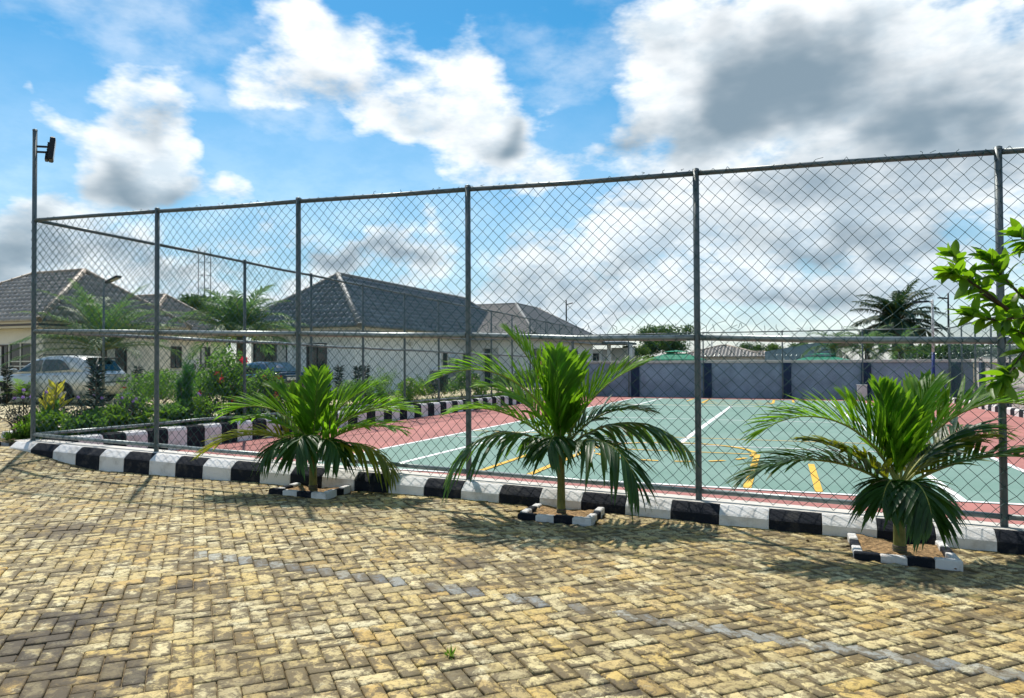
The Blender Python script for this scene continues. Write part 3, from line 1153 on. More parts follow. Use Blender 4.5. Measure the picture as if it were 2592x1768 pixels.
V, F = coil((-9.8, 33.86, WT + .01), (7.2, 33.86, WT + .01), .13, .22, 1)
tag(link('razor_wire', np_mesh(V, F, True), 'razor_steel'), 'coiled razor wire along the top of the far grey wall', 'razor wire')
V, F = coil((7.33, 33.4, WT + .08), (7.33, 8.0, WT + .08), .19, .17, 2)
tag(link('razor_wire', np_mesh(V, F, True), 'razor_steel'), 'coiled razor wire along the top of the pale right wall', 'razor wire')
bx = thing('service_box', 'pale grey service box at the foot of a far fence post', 'box', (3.0, YB + .1, cz(YB)))
MB().bbox(2.86, 3.22, YB - .28, YB - .0, cz(YB) - .02, cz(YB) + .62, .02).build('cabinet', 'pole_white', bx)
MB().bbox(2.84, 3.24, YB - .30, YB + .02, cz(YB) + .621, cz(YB) + .65, .01).build('lid', 'pole_white', bx)
# ------------------------------------------------------------------ houses
mat('roof_tile_grey', (0.15, 0.18, 0.195), 0.4, spec=0.5, col2=(0.09, 0.105, 0.115), scale=1.3, obj_var=0.2, lo=0.3, hi=0.75)
mat('roof_tile_brown', (0.36, 0.315, 0.27), 0.36, spec=0.5, col2=(0.23, 0.205, 0.185), scale=1.3, obj_var=0.2, lo=0.3, hi=0.75)
mat('ridge_cap', (0.34, 0.28, 0.22), 0.55, var=0.2, scale=4)
mat('ridge_cap_grey', (0.22, 0.22, 0.21), 0.55, var=0.2, scale=4)
mat('house_cream', (0.72, 0.70, 0.64), 0.85, var=0.07, scale=1.2, bump=0.1)
mat('house_white', (0.80, 0.82, 0.82), 0.85, var=0.06, scale=1.2, bump=0.1)
mat('fascia_cream', (0.55, 0.49, 0.38), 0.7)
mat('fascia_brown', (0.10, 0.09, 0.095), 0.7)
mat('plinth_grey', (0.30, 0.31, 0.32), 0.85, var=0.1)
mat('window_frame', (0.62, 0.60, 0.55), 0.5)
mat('window_glass', (0.012, 0.02, 0.025), 0.08, spec=0.6)
mat('curtain', (0.55, 0.56, 0.54), 0.9)
mat('aircon_white', (0.62, 0.63, 0.60), 0.5)
mat('aircon_grille', (0.05, 0.055, 0.055), 0.6)

TW, TL = 0.30, 0.36            # cover width and course length of a roof tile


def tile_verts():
    """one wavy roof tile with a raised front lip: local x across, y up the slope, z out of the roof"""
    xs = np.linspace(-TW / 2, TW / 2, 6)
    wave = 0.036 * np.cos((xs / TW) * 2 * math.pi) + .038
    rows = []
    for y, dz in ((-.01, .0), (-.01, .042), (TL + .01, .004)):
        rows.append(np.stack([xs, np.full(6, y), (wave + dz) if dz else np.full(6, -.005)], 1))
    V = np.concatenate(rows)
    F = [(r * 6 + i, r * 6 + i + 1, (r + 1) * 6 + i + 1, (r + 1) * 6 + i) for r in (0, 1) for i in range(5)]
    return V, np.array(F)


TV, TF = tile_verts()


def inside(poly, p):
    for i in range(len(poly)):
        a, b = poly[i], poly[(i + 1) % len(poly)]
        if (b[0] - a[0]) * (p[1] - a[1]) - (b[1] - a[1]) * (p[0] - a[0]) < -1e-6:
            return False
    return True


def roof(parent, planes, m, caps, capm, cap_r=.10, n_single=300):
    """planes: lists of corners, first edge is the eave (counter-clockwise seen from outside)"""
    under = MB()
    tiles = []
    for pl in planes:
        pl = [Vector(p) for p in pl]
        under.poly([p for p in pl])
        ex = (pl[1] - pl[0]).normalized()
        nz_ = ex.cross(pl[2] - pl[0]).normalized()
        ey = nz_.cross(ex)
        loc = [((p - pl[0]).dot(ex), (p - pl[0]).dot(ey)) for p in pl]
        mx = max(p[0] for p in loc)
        mn = min(p[0] for p in loc)
        my = max(p[1] for p in loc)
        for j in range(int(my / TL) + 1):
            y = j * TL
            for i in range(int((mx - mn) / TW) + 1):
                x = mn + (i + .5) * TW
                if inside(loc, (x - TW * .3, y + TL * .35)) and inside(loc, (x + TW * .3, y + TL * .35)):
                    c = pl[0] + ex * x + ey * y + nz_ * .01
                    tiles.append((c, ex, ey, nz_))
    r_ob = under.build('roof', m, parent)
    # tiles that turn towards the camera and stand nearest are single pieces
    camp = Vector((0, 0, 1.5))

    def key(t):
        d = camp - t[0]
        f = d.normalized().dot(t[3])
        q = in_view(t[0].x, t[0].y, t[0].z)
        seen = q is not None and 0 < q[0] < 2592 and q[1] > 0
        return (0 if (f > .02 and seen) else 1, d.length / max(f, .05) ** .5)
    tiles.sort(key=key)
    me = np_mesh(TV, TF, name='roof_tile')
    me.materials.append(MATS[m])
    V = []
    for k, (c, ex, ey, nz_) in enumerate(tiles):
        Mx = Matrix((ex, ey, nz_)).transposed().to_4x4()
        if k < n_single:
            o = bpy.data.objects.new('roof_tile', me)
            COL.objects.link(o)
            o.parent = r_ob
            o.matrix_local = Matrix.Translation(c) @ Mx
        else:
            V.append(TV @ np.array(Mx.to_3x3()).T + np.array(c))
    if V:
        n = len(V)
        F = (np.arange(n) * len(TV))[:, None, None] + TF[None]
        tag(link('tile_field', np_mesh(np.concatenate(V), F.reshape(-1, 4)), m, r_ob), kind='stuff')
    for a, b in caps:
        a, b = Vector(a), Vector(b)
        n = max(2, int((b - a).length / .42))
        up_ = Vector((0, 0, .05))
        mb = MB().tube([a + up_, b + up_], cap_r, 8)
        for i in range(n):
            p = a.lerp(b, i / n) + up_
            q = a.lerp(b, min(1, (i + .12) / n)) + up_
            mb.tube([p, q], cap_r * 1.09, 8)
        mb.build('ridge_cap', capm, r_ob)
    return r_ob


def window(parent, o, u, w, h, panes=2, frame='window_frame', depth=.06, curtain=False, rail=None):
    """window or glazed door set on a wall: o = lower corner, u = direction along the wall (unit, horizontal), outward = u x z"""
    o, u = Vector(o), Vector(u)
    n = u.cross(Vector((0, 0, 1)))
    z = Vector((0, 0, 1))
    f = MB()

    def bar(x0, x1, z0, z1, d0, d1, mb):
        vs = [o + u * x + z * zz + n * d for zz in (z0, z1) for d in (d0, d1) for x in (x0, x1)]
        mb.add(vs, [(0, 2, 3, 1), (4, 5, 7, 6), (0, 1, 5, 4), (2, 6, 7, 3), (0, 4, 6, 2), (1, 3, 7, 5)])
    t = .06
    bar(0, w, 0, t, -.02, depth, f)
    bar(0, w, h - t, h, -.02, depth, f)
    bar(0, t, t, h - t, -.02, depth, f)
    bar(w - t, w, t, h - t, -.02, depth, f)
    for k in range(1, panes):
        x = w * k / panes
        bar(x - t / 2, x + t / 2, t, h - t, -.02, depth * .8, f)
    for zz in rail or []:
        bar(t, w - t, zz - .025, zz + .025, -.02, depth * .7, f)
    ob = f.build('window', frame, parent)
    for k in range(panes):
        g = MB()
        x0, x1 = w * k / panes + (t if k == 0 else t / 2), w * (k + 1) / panes - (t if k == panes - 1 else t / 2)
        bar(x0, x1, t, h - t, -.01, .012, g)
        g.build('pane', 'curtain' if (curtain and k == curtain - 1) else 'window_glass', ob)
    return ob


def aircon(label, o, u):
    o, u = Vector(o), Vector(u)
    n = u.cross(Vector((0, 0, 1)))
    th = thing('air_conditioner', label, 'air conditioner', tuple(o), group=None)
    z = Vector((0, 0, 1))

    def bar(x0, x1, z0, z1, d0, d1, mb):
        vs = [o + u * x + z * zz + n * d for zz in (z0, z1) for d in (d0, d1) for x in (x0, x1)]
        mb.add(vs, [(0, 2, 3, 1), (4, 5, 7, 6), (0, 1, 5, 4), (2, 6, 7, 3), (0, 4, 6, 2), (1, 3, 7, 5)])
    b = MB()
    bar(0, .85, 0, .58, .04, .33, b)
    b.build('casing', 'aircon_white', th)
    g = MB()
    c = o + u * .33 + z * .29 + n * .335
    ring = [c + (u * math.cos(a) + z * math.sin(a)) * .23 for a in np.linspace(0, 2 * math.pi, 18, endpoint=False)]
    g.poly(ring)
    for rr in (.08, .15, .22):
        pts = [c + n * .012 + (u * math.cos(a) + z * math.sin(a)) * rr for a in np.linspace(0, 2 * math.pi, 19)]
        g.tube(pts, .007, 5, 1, False)
    g.build('fan_grille', ['aircon_grille', 'aircon_white'], th)
    s = MB()
    bar(.1, .16, -.04, 0, 0, .33, s)
    bar(.68, .74, -.04, 0, 0, .33, s)
    s.build('bracket', 'aircon_grille', th)


def hip_house(name, label, X0, X1, Y0, Y1, ze, r0, r1, tile, cap, wallm, over=.6, gz0=-.3, fascia=('fascia_cream',), n_single=300, capr=.10, planes=None, caps=None):
    """rectangular house under a hipped roof; r0, r1 = ridge ends (x, y, z)"""
    root = thing(name, label, 'house', ((X0 + X1) / 2, (Y0 + Y1) / 2, 0.0))
    wx0, wx1, wy0, wy1 = X0 + over, X1 - over, Y0 + over, Y1 - over
    wz = ze - .25
    MB().box(wx0, wx1, wy0, wy0 + .2, gz0, wz).build('wall', wallm, root)
    MB().box(wx0, wx1, wy1 - .2, wy1, gz0, wz).build('wall', wallm, root)
    MB().box(wx0, wx0 + .2, wy0 + .2, wy1 - .2, gz0, wz).build('wall', wallm, root)
    MB().box(wx1 - .2, wx1, wy0 + .2, wy1 - .2, gz0, wz).build('wall', wallm, root)
    MB().box(X0 + .05, X1 - .05, Y0 + .05, Y1 - .05, wz + .001, wz + .03).build('soffit', 'fascia_cream', root)
    z = ze
    hgt = .26 / len(fascia)
    for k, fm in enumerate(fascia):
        e = .02 * (len(fascia) - 1 - k)
        a, b = z - hgt * (k + 1), z - hgt * k - .002
        mb = MB()
        mb.box(X0 - e, X1 + e, Y0 - e, Y0 + .05, a, b)
        mb.box(X0 - e, X1 + e, Y1 - .05, Y1 + e, a, b)
        mb.box(X0 - e, X0 + .05, Y0 + .051, Y1 - .051, a, b)
        mb.box(X1 - .05, X1 + e, Y0 + .051, Y1 - .051, a, b)
        mb.build('fascia', fm, root)
    A, B, C_, D_ = (X0 - .08, Y0 - .08, ze), (X1 + .08, Y0 - .08, ze), (X1 + .08, Y1 + .08, ze), (X0 - .08, Y1 + .08, ze)
    if planes:
        pass
    elif abs(r0[0] - r1[0]) > abs(r0[1] - r1[1]):      # ridge along x, r0 = low x end
        planes = [[A, B, r1, r0], [B, C_, r1], [C_, D_, r0, r1], [D_, A, r0]]
        caps = [(A, r0), (D_, r0), (B, r1), (C_, r1), (r0, r1)]
    else:
        planes = [[A, B, r0], [B, C_, r1, r0], [C_, D_, r1], [D_, A, r0, r1]]
        caps = [(A, r0), (B, r0), (C_, r1), (D_, r1), (r0, r1)]
    roof(root, planes, tile, caps, cap, capr, n_single)
    return root


ux, uy = (1, 0, 0), (0, 1, 0)
# left house
hA = hip_house('house', 'large hipped house with brown tiled roof at the left edge behind the parked silver car', -38.0, -27.5, 19.6, 27.2, 3.2,
               (-33.3, 23.4, 5.70), (-29.9, 23.4, 5.70), 'roof_tile_brown', 'ridge_cap', 'house_cream', fascia=('fascia_cream', 'fascia_brown', 'fascia_cream'), capr=.12)
wy = 20.2
window(hA, (-30.9, wy, .75), ux, .75, 1.55, 2, 'fascia_brown', curtain=1)
win = window(hA, (-30.1, wy, .3), ux, 1.4, 2.1, 2, 'window_frame', rail=[1.1, 1.3])
window(hA, (-34.0, wy, .9), ux, 1.2, 1.3, 2, 'window_frame')
window(hA, (-28.1, 23.0, 1.0), uy, 1.1, 1.25, 2, 'fascia_brown', curtain=1)
aircon('air conditioner on the cream side wall of the large left house', (-28.1, 21.9, .95), uy)
# middle house behind it
hB = hip_house('house', 'smaller hipped house with brown tiled roof showing behind the large left house', -43.0, -33.5, 29.8, 37.4, 3.2,
               (-38.9, 33.6, 5.67), (-35.9, 33.6, 5.67), 'roof_tile_brown', 'ridge_cap', 'house_cream', n_single=200, capr=.12)
for y, c in ((30.9, 1), (32.3, 0), (34.6, 1)):
    window(hB, (-34.1, y, 1.2), uy, .8, 1.3, 2, 'fascia_brown', curtain=c)
aircon('air conditioner on the cream wall of the middle house, left of its windows', (-34.1, 30.45 - .5, .95), uy)
aircon('air conditioner on the cream wall of the middle house, right of its windows', (-34.1, 33.4, .95), uy)
# central house with the long grey roof
hC = hip_house('house', 'long white house with a grey tiled hipped roof in the centre', -23.5, -16.7, 25.7, 47.0, 3.0,
               (-20.1, 29.1, 5.70), (-20.1, 43.6, 5.70), 'roof_tile_grey', 'ridge_cap_grey', 'house_white', fascia=('fascia_cream', 'plinth_grey'), capr=.12)
wy = 26.3
window(hC, (-22.75, wy, .1), ux, 1.9, 2.35, 3, 'fascia_brown', rail=[1.1, 1.3], curtain=3)
window(hC, (-19.8, wy, .1), ux, 1.05, 2.25, 2, 'fascia_brown', curtain=0)
MB().box(-20.75, -20.5, wy - .16, wy - .003, -.1, 2.74).build('pillar', 'house_white', hC)
wx = -17.3
MB().bbox(wx + .002, wx + .10, 33.2, 42.0, 1.02, 1.14, .02).build('sill_band', 'house_white', hC)
MB().box(wx + .001, wx + .03, 33.2, 42.0, -.2, 1.0).build('plinth', 'plinth_grey', hC)
window(hC, (wx, 34.6, 1.18), uy, .7, .85, 1, 'window_frame')
window(hC, (wx, 37.2, 1.18), uy, 1.8, .85, 2, 'window_frame')
window(hC, (wx, 39.4, 1.18), uy, 1.5, .85, 2, 'window_frame')
aircon('air conditioner on the long white wall of the central house', (wx, 35.5, 1.15), uy)
MB().bbox(wx + .02, wx + .14, 31.0, 31.22, 2.3, 2.5, .02).build('wall_lamp', 'aircon_white', hC)
MB().bbox(wx + .02, wx + .12, 38.2, 38.36, 1.9, 2.3, .02).build('wall_lamp', 'aircon_grille', hC)
# right-hand wing: its ridge runs on from the central roof, then turns away
a_, b_, c_, d_ = (-21.5, 37.6, 3.0), (-13.0, 37.6, 3.0), (-13.0, 54.0, 3.0), (-21.5, 54.0, 3.0)
t0_, t1_, t2_, t3_ = (-21.5, 48.3, 5.6), (-18.1, 48.3, 5.6), (-18.1, 53.0, 5.6), (-21.5, 53.0, 5.6)
hD = hip_house('house', 'white wing with a weathered brown hipped roof at the right end of the central house', -21.5, -13.1, 37.7, 53.9, 3.0,
               (-16.7, 44.8, 5.3), (-16.7, 50.4, 5.3), 'roof_tile_brown', 'ridge_cap_grey', 'house_white', fascia=('fascia_cream', 'plinth_grey'), n_single=250, capr=.12,
               planes=[[a_, b_, t1_, t0_], [b_, c_, t2_, t1_], [c_, d_, t3_, t2_], [t0_, t1_, t2_, t3_]], caps=[(b_, t1_), (c_, t2_), (t0_, t1_), (t1_, t2_)])
window(hD, (-16.4, 38.3, .1), ux, .95, 2.2, 2, 'window_frame', curtain=2)
for y in (39.5, 43.4, 46.6):
    window(hD, (-13.7, y, .75), uy, 2.2, 1.5, 2, 'fascia_brown')
# gatehouse canopy
gx, gy = W(1545, 56)
gh = thing('gatehouse', 'small gatehouse with a low dark canopy roof beyond the far wall', 'building', (gx, gy, 0))
zc0 = ZP(1545, 872, 56)
MB().box(gx - 5.2, gx - .6, gy - .5, gy + 3, -.4, ZP(1500, 884, 56)).build('wall', 'house_white', gh)
for sx in (-.2, 1.5):
    MB().box(gx + sx, gx + sx + .25, gy - .3, gy, -.4, zc0).build('pillar', 'house_white', gh)
MB().box(gx - .2, gx + 1.6, gy + 1.2, gy + 3, -.4, zc0 - .25).build('room', 'house_cream', gh)
c4 = [(gx - 1.9, gy - 1.4), (gx + 1.5, gy - 1.4), (gx + 1.5, gy + 3), (gx - 1.9, gy + 3)]
can = MB()
can.add([(x, y, zc0) for x, y in c4] + [(x, y, zc0 + .16) for x, y in c4] + [(gx - .6, gy + .4, zc0 + .42), (gx + .1, gy + .4, zc0 + .42)],
        [(3, 2, 1, 0), (0, 1, 5, 4), (1, 2, 6, 5), (2, 3, 7, 6), (3, 0, 4, 7), (4, 5, 9, 8), (5, 6, 9), (6, 7, 8, 9), (7, 4, 8)])
can.build('canopy', 'roof_tile_grey', gh)
window(gh, (gx - 2.2, gy - .5, .9), ux, 1.4, 1.2, 2, 'fascia_brown')


# far buildings beyond the wall
def far_hip(label, px, d, w, dp, ytop, yeave, tile):
    x, y = W(px, d)
    ze, zr = ZP(px, yeave, d), ZP(px, ytop, d)
    root = thing('house', label, 'house', (x, y, 0))
    MB().box(x - w / 2 + .4, x + w / 2 - .4, y + .4, y + dp - .4, -.5, ze).build('wall', 'house_cream', root)
    a, b, c, e = (x - w / 2, y, ze), (x + w / 2, y, ze), (x + w / 2, y + dp, ze), (x - w / 2, y + dp, ze)
    q = min(w, dp) / 2
    r0, r1 = (x - w / 2 + q, y + dp / 2, zr), (x + w / 2 - q, y + dp / 2, zr)
    roof(root, [[a, b, r1, r0], [b, c, r1], [c, e, r0, r1], [e, a, r0]], tile, [(a, r0), (b, r1), (r0, r1)], 'ridge_cap', .1, 0)
    return root


far_hip('distant beige tiled roof peeping over the far grey wall', 1825, 62, 8.0, 7.5, 874, 904, 'roof_tile_brown')
far_hip('distant low brown tiled roof to the right of the beige roof', 1905, 72, 7.0, 5.0, 891, 905, 'roof_tile_brown')
mat('sheet_blue', (0.20, 0.29, 0.33), 0.5, spec=0.4, var=0.12, scale=0.8)
mat('tent_green', (0.02, 0.26, 0.15), 0.7, trans=0.25, tcol=(0.03, 0.45, 0.25))
sx_, sy_ = W(1936, 46)
ex_, ey_ = W(2120, 40)
shed = thing('shed', 'blue grey corrugated metal shed behind the far wall', 'shed', (sx_, sy_, 0))
mb = MB()
nseg = 40
up = []
for i in range(nseg + 1):
    t = i / nseg
    x, y = sx_ + (ex_ - sx_) * t, sy_ + (ey_ - sy_) * t
    o = .03 * (i % 2)
    z1 = ZP(1936, 890, 46) + (ZP(2120, 858, 40) - ZP(1936, 890, 46)) * t
    up += [(x + o, y - o, -.5), (x + o, y - o, z1)]
mb.add(up, [(2 * i, 2 * i + 2, 2 * i + 3, 2 * i + 1) for i in range(nseg)])
mb.build('sheet_wall', 'sheet_blue', shed)
MB().add([up[1], up[-1], (up[-1][0] + 1.5, up[-1][1] + 5, up[-1][2] - .3), (up[1][0] + 1.5, up[1][1] + 5, up[1][2] - .3)], [(0, 1, 2, 3)]).build('roof_sheet', 'sheet_blue', shed)


def gazebo(label, px, d, w, ytop, yeave):
    x, y = W(px, d)
    ze, zt = ZP(px, yeave, d), ZP(px, ytop, d)
    zm = ze + (zt - ze) * .62
    root = thing('gazebo', label, 'gazebo', (x, y, -.4))
    a = w / 2
    mb = MB()
    b = a * .34
    lo = [(x - a, y - a, ze), (x + a, y - a, ze), (x + a, y + a, ze), (x - a, y + a, ze)]
    mi = [(x - b, y - b, zm), (x + b, y - b, zm), (x + b, y + b, zm), (x - b, y + b, zm)]
    mb.add(lo + mi, [(k, (k + 1) % 4, 4 + (k + 1) % 4, 4 + k) for k in range(4)])
    mb.build('lower_canopy', 'tent_green', root)
    b2 = b * 1.25
    z2 = zm + .10
    up_ = [(x - b2, y - b2, z2), (x + b2, y - b2, z2), (x + b2, y + b2, z2), (x - b2, y + b2, z2), (x, y, zt)]
    MB().add(up_, [(k, (k + 1) % 4, 4) for k in range(4)]).build('top_canopy', 'tent_green', root)
    v = MB()
    for k in range(4):
        p, q = lo[k], lo[(k + 1) % 4]
        v.add([p, q, (q[0], q[1], q[2] - .2), (p[0], p[1], p[2] - .2)], [(0, 3, 2, 1)])
    v.build('valance', 'tent_green', root)
    for p in lo:
        MB().tube([(p[0], p[1], -.4), p], .035, 8).build('leg', 'dark_steel', root)


gazebo('green two-tier gazebo canopy behind the far wall, left of the beige roof', 1712, 40, 2.9, 886, 910)
gazebo('green gazebo canopy behind the far wall, beside the palms on the right', 2078, 37.5, 3.2, 894, 915)


# ------------------------------------------------------------------ lamps and mast
def street_lamp(label, px, d, ytop, side, head_len, m='pole_white', m2=None, r=.045, blue_to=None, zbase=-.4, head='panel', tilt=18, arm=.0, drop=.12):
    x, y = W(px, d)
    zt = ZP(px, ytop, d)
    root = thing('street_lamp', label, 'lamp', (x, y, zbase))
    if m2:
        MB().tube([(x, y, zbase), (x, y, blue_to)], [r * 1.15, r * 1.1], 12).build('pole_foot', m2, root)
        MB().tube([(x, y, blue_to), (x, y, zt)], [r * 1.0, r * .85], 12).build('pole', m, root)
    else:
        MB().tube([(x, y, zbase), (x, y, zt)], [r * 1.1, r * .8], 12).build('pole', m, root)
    u = Vector((CA, SA, 0)) * side
    u = (u + Vector((0, -.25, 0))).normalized()
    n = Vector((-u.y, u.x, 0))
    p = Vector((x, y, zt - drop))
    MB().tube([p, p + u * (.12 + arm)], r * .55, 8).build('arm', m, root)
    q = p + u * (.10 + arm)
    t = math.tan(R(tilt))
    hb = MB()
    w = head_len * .22
    vs = []
    for s, wd in ((0, w * .6), (head_len * .35, w), (head_len, w)):
        for e, th in ((-1, -.035), (1, -.035), (1, .03), (-1, .03)):
            vs.append(q + u * s + Vector((0, 0, s * t + th)) + n * (e * wd))
    hb.add(vs, [(0, 1, 2, 3)[::-1], (8, 9, 10, 11)] + [(r_ * 4 + k, r_ * 4 + (k + 1) % 4, r_ * 4 + 4 + (k + 1) % 4, r_ * 4 + 4 + k) for r_ in (0, 1) for k in range(4)])
    hd = hb.build('lamp_head', 'dark_steel', root)
    g = [q + u * s + Vector((0, 0, s * t - .0385)) + n * (e * w * .8) for s, e in ((head_len * .4, -1), (head_len * .4, 1), (head_len * .95, 1), (head_len * .95, -1))]
    MB().poly(g).build('glass', 'lamp_glass', hd)


street_lamp('solar street lamp with a dark tilted panel in front of the left house roof', 262, 23.5, 706, 1, .50, m='galvanised', r=.04, tilt=20, zbase=-.1)
street_lamp('black street lamp on a tall pole rising behind the right end of the roofs', 1434, 60, 760, 1, .45, m='dark_steel', r=.07, tilt=14, drop=.35)
street_lamp('white and blue painted lamp pole standing in the far right corner of the court', 2362, 27.5, 758, -1, .55, m='pole_white', m2='pole_blue', r=.052, blue_to=ZP(2362, 892, 27.5), zbase=cz(31.5) - .05, tilt=-3, arm=.1, drop=.08)
street_lamp('plain dark lamp pole beyond the pale right wall, beside the big palm', 2402, 40, 742, -1, .5, m='dark_steel', r=.06, tilt=4, drop=.3)
street_lamp('tiny distant street lamp above the beige roof', 1802, 75, 840, -1, .8, m='pole_white', r=.06, tilt=2, drop=.08)
mx, my = W(517, 150)
mast = thing('lattice_mast', 'thin lattice radio mast far behind the houses', 'mast', (mx, my, -.5))
zt = ZP(517, 628, 150)
hw = .85
legs = []
for a, b, top in ((-1, -1, zt), (1, -1, zt - .6), (1, 1, zt), (-1, 1, zt - 1.2)):
    MB().tube([(mx + a * hw, my + b * hw, -.5), (mx + a * hw, my + b * hw, top)], .075, 6).build('leg', 'dark_steel', mast)
for k in range(9):
    z = 1 + k * (zt - 4) / 8
    mb = MB()
    cs = [(mx + a * hw, my + b * hw, z) for a, b in ((-1, -1), (1, -1), (1, 1), (-1, 1))]
    for i in range(4):
        mb.tube([cs[i], cs[(i + 1) % 4]], .04, 5)
    mb.build('brace', 'dark_steel', mast)


# ------------------------------------------------------------------ cars
mat('paint_silver', (0.50, 0.52, 0.52), 0.32, metal=0.35, spec=0.5, coat=0.6)
mat('paint_black', (0.008, 0.013, 0.022), 0.18, spec=0.6, coat=0.8)
mat('car_glass', (0.015, 0.03, 0.03), 0.05, spec=0.8)
mat('tyre', (0.018, 0.018, 0.02), 0.85)
mat('alloy', (0.42, 0.41, 0.38), 0.35, metal=0.7)
mat('trim_black', (0.02, 0.022, 0.025), 0.6)
mat('chrome', (0.7, 0.7, 0.7), 0.15, metal=1.0)
mat('lamp_red', (0.45, 0.015, 0.02), 0.25, spec=0.5)
mat('lamp_clear', (0.62, 0.60, 0.56), 0.2, spec=0.5)
mat('plate', (0.70, 0.70, 0.66), 0.5)


def loft(stations, closed_ends=True):
    """stations: (x, [(y, z) half ring from bottom centre to top centre])"""
    mb = MB()
    n = len(stations[0][1])
    v, f = [], []
    for x, ring in stations:
        full = [(x, y, z) for y, z in ring] + [(x, -y, z) for y, z in ring[-2:0:-1]]
        v += full
    m = 2 * n - 2
    for i in range(len(stations) - 1):
        for k in range(m):
            f.append((i * m + k, (i + 1) * m + k, (i + 1) * m + (k + 1) % m, i * m + (k + 1) % m))
    f.append(tuple(range(m)))
    f.append(tuple((len(stations) - 1) * m + k for k in range(m))[::-1])
    mb.add(v, f, 0, True)
    return mb


def wheel(root, x, y, r, side):
    w = MB().lathe([(r * .66, -.10), (r * .93, -.105), (r, -.07), (r, .07), (r * .93, .105), (r * .66, .10)], 28, 'y', (x, y, r))
    wo = w.build('wheel', 'tyre', root, loc=(0, 0, 0))
    rim = MB().lathe([(r * .67, -.085), (r * .67, .085), (r * .60, .085), (r * .58, .05)], 24, 'y', (x, y, r))
    rim.m = [0] * len(rim.m)
    for k in range(5):
        a = 2 * math.pi * k / 5 + .3
        c, s_ = math.cos(a), math.sin(a)
        rim.bar((x + .03 * c, y + side * .095, r + .03 * s_), (x + r * .62 * c, y + side * .09, r + r * .62 * s_), .075, .03, up=(0, 1, 0))
    rim.lathe([(.055, -.10), (.055, .10), (.02, .112)], 12, 'y', (x, y, r))
    rim.build('rim', 'alloy', wo, loc=(0, 0, 0))


